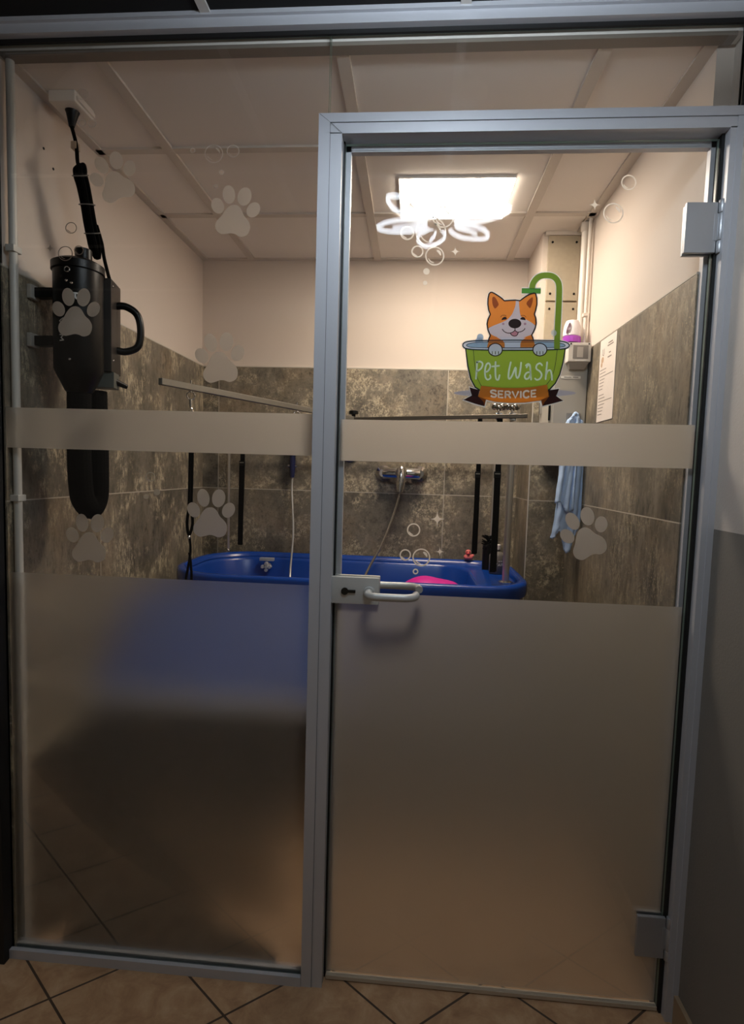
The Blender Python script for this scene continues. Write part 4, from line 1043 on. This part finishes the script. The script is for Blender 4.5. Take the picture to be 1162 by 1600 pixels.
bl = B(); flat(bl, A(ell(458, 588, 12, 11)), layer(4)); flat(bl, A(ell(678, 588, 13, 12)), layer(4)); link('blush', bl, ink_('blush', '#b79cb0'), dog)
link('dog_outline', ribbon(B(), head, 2.0, layer(4.2), closed=True), LINE, dog)
rm = link('tub_rim_print', flat(B(), rim, layer(3.6)), GREY, lgo)
water = Bq(spline([(165, 85), (200, 66), (320, 56), (600, 54), (900, 55), (1030, 68), (1062, 86), (1030, 99), (900, 106), (600, 108), (300, 106), (200, 101)], 4, True))
wt = link('water_print', flat(B(), water, layer(4.4)), ink_('water', '#9db6c8'), rm)
ro = B(); ribbon(ro, rim, 1.6, layer(5.2), closed=True); ribbon(ro, water, 0.9, layer(5.2), closed=True); link('rim_outline', ro, NAVYL, rm)
# dog chest shows in front of the water
ch = B(); cp1 = Bq([(352, 103), (365, 55), (385, 5), (440, 18), (500, 45), (512, 68), (512, 104)]); cp2 = Bq([(655, 104), (655, 70), (665, 42), (705, 18), (752, 2), (780, 55), (792, 103)])
flat(ch, cp1, layer(4.8)); flat(ch, cp2, layer(4.8)); link('dog_legs', ch, ORANGE, dog)
link('dog_chest', flat(B(), Bq([(440, 10), (500, 45), (514, 68), (514, 106), (653, 106), (655, 68), (665, 42), (705, 16)]), layer(4.7)), GREY, dog)
link('shower_foot', ribbon(B(), A([(1001, 740), (1000, 842)]), 9.2, layer(5.4)), PGREEN, shp)
gt = link('green_tub_print', flat(B(), tubb, layer(4.0)), PGREEN, lgo)
tl_ = B(); ribbon(tl_, tubb[2:] + tubb[:1], 1.9, layer(5.0))
for pts in ([(228, 122), (240, 250), (262, 370), (300, 452)], [(990, 122), (968, 280), (935, 380), (890, 445)]): ribbon(tl_, Bq(spline(pts, 5)), 0.75, layer(5.0))
link('tub_outline', tl_, NAVYL, gt)
# white rim front edge over the green body
link('rim_front', ribbon(B(), Bq(spline([(143, 100), (180, 110), (300, 117), (600, 120), (900, 117), (1045, 109), (1090, 96)], 5)), 2.6, layer(5.1)), GREY, rm)
link('rim_line', ribbon(B(), Bq(spline([(140, 106), (180, 119), (300, 127), (600, 130), (900, 127), (1045, 118), (1092, 102)], 5)), 1.2, layer(5.3)), NAVYL, rm)
po = B()
for cx in (428, 832):
    link('paw_print', flat(B(), Bq(ell(cx, 124, 62, 56)), layer(5.6)), GREY, dog); ribbon(po, Bq(ell(cx, 124, 63, 57)), 1.6, layer(5.8), closed=True)
    for dx in (-28, 0, 28): ribbon(po, Bq([(cx + dx, 138), (cx + dx * 1.0, 168)]), 1.1, layer(5.8))
link('paw_lines', po, LINE, dog)
sbb = B(); flat(sbb, A(ell(226, 722, 34, 36)), layer(5.0)); flat(sbb, A(ell(215, 760, 40, 34)), layer(5.0)); link('foam_print', sbb, ink_('foam', '#a9bccf'), lgo)
link('soap_bubble_print', flat(B(), A(ell(968, 680, 29, 31)), layer(5.6)), ink_('bubble', '#c2c6bd'), lgo)
rbn = link('ribbon_print', flat(B(), band, layer(6)), ink_('ribbon_orange', '#cf7a26'), lgo)
for t_ in (tailL, tailR): link('ribbon_tail', flat(B(), t_, layer(5.6)), ink_('maroon', '#2a0f0d'), rbn)
for t_ in ([(272, 548), (345, 578), (328, 638), (322, 600)], [(915, 550), (843, 582), (855, 636), (872, 605)]): link('ribbon_fold', flat(B(), Bq(t_), layer(6.2)), ink_('fold', '#8f4a14'), rbn)
wbd = B()
for pts in ([(345, 580), (330, 640), (240, 616), (133, 580)], [(838, 584), (855, 638), (940, 617), (1048, 588)], [(345, 582), (430, 601), (570, 611), (700, 607), (838, 589)]): ribbon(wbd, Bq(pts), 0.9, layer(6.4))
link('ribbon_edge', wbd, BORDER, rbn)
sv = B(); X0_, X1_ = 378, 806; n_ = 7
wds = [1.0, 0.92, 1.0, 1.05, 0.42, 1.05, 0.92]; tot = sum(wds); gx = X0_
for ch_, wd in zip('SERVICE', wds):
    adv = (X1_ - X0_) * wd / tot; cw = adv * 0.80
    for s in LET[ch_]:
        P = []
        s2 = spline(s, 4) if ch_ in 'SC' else s
        for x_, y_ in s2:
            X = gx + adv * 0.1 + x_ * cw; base = 565 - 14 * ((X - 592) / 214) ** 2
            P.append((X, base - 3 - y_ * 58))
        ribbon(sv, Bq(P), 2.8, layer(6.6))
        if ch_ not in 'SC':
            for p in P: flat(sv, Bq(ell(p[0], p[1], 5.5, 5.5, 0, 8)), layer(6.6))
    gx += adv
link('service_lettering', sv, ink_('cream', '#fff3df'), rbn)
pl_ = B()
PETW = [[(262, 232), (258, 310), (252, 388)], [(258, 240), (290, 232), (312, 252), (300, 292), (262, 322)],
        [(333, 328), (360, 318), (382, 280), (370, 248), (348, 258), (334, 310), (338, 372), (358, 396), (384, 380), (380, 355)],
        [(430, 236), (428, 320), (434, 385), (454, 397), (466, 355)], [(400, 277), (462, 270)],
        [(568, 238), (552, 310), (547, 375), (560, 388), (582, 355), (612, 285), (614, 350), (628, 382), (645, 355), (656, 300), (662, 242)],
        [(740, 270), (722, 262), (712, 285)], [(705, 268), (725, 254), (742, 268), (746, 320), (752, 396)], [(744, 328), (712, 335), (694, 366), (706, 390), (730, 382), (746, 350)],
        [(852, 266), (834, 248), (806, 262), (800, 296), (832, 322), (848, 352), (834, 386), (806, 398), (788, 386)],
        [(898, 238), (890, 320), (884, 392)], [(889, 350), (904, 318), (926, 312), (938, 345), (942, 398)]]
for s in PETW: ribbon(pl_, Bq(spline(s, 6)), 2.75, layer(6.2)); flat(pl_, Bq(ell(*s[0], 7.5, 7.5, 0, 12)), layer(6.2)); flat(pl_, Bq(ell(*s[-1], 7.5, 7.5, 0, 12)), layer(6.2))
link('pet_wash_lettering', pl_, ink_('mint', '#eaf5e4'), gt)
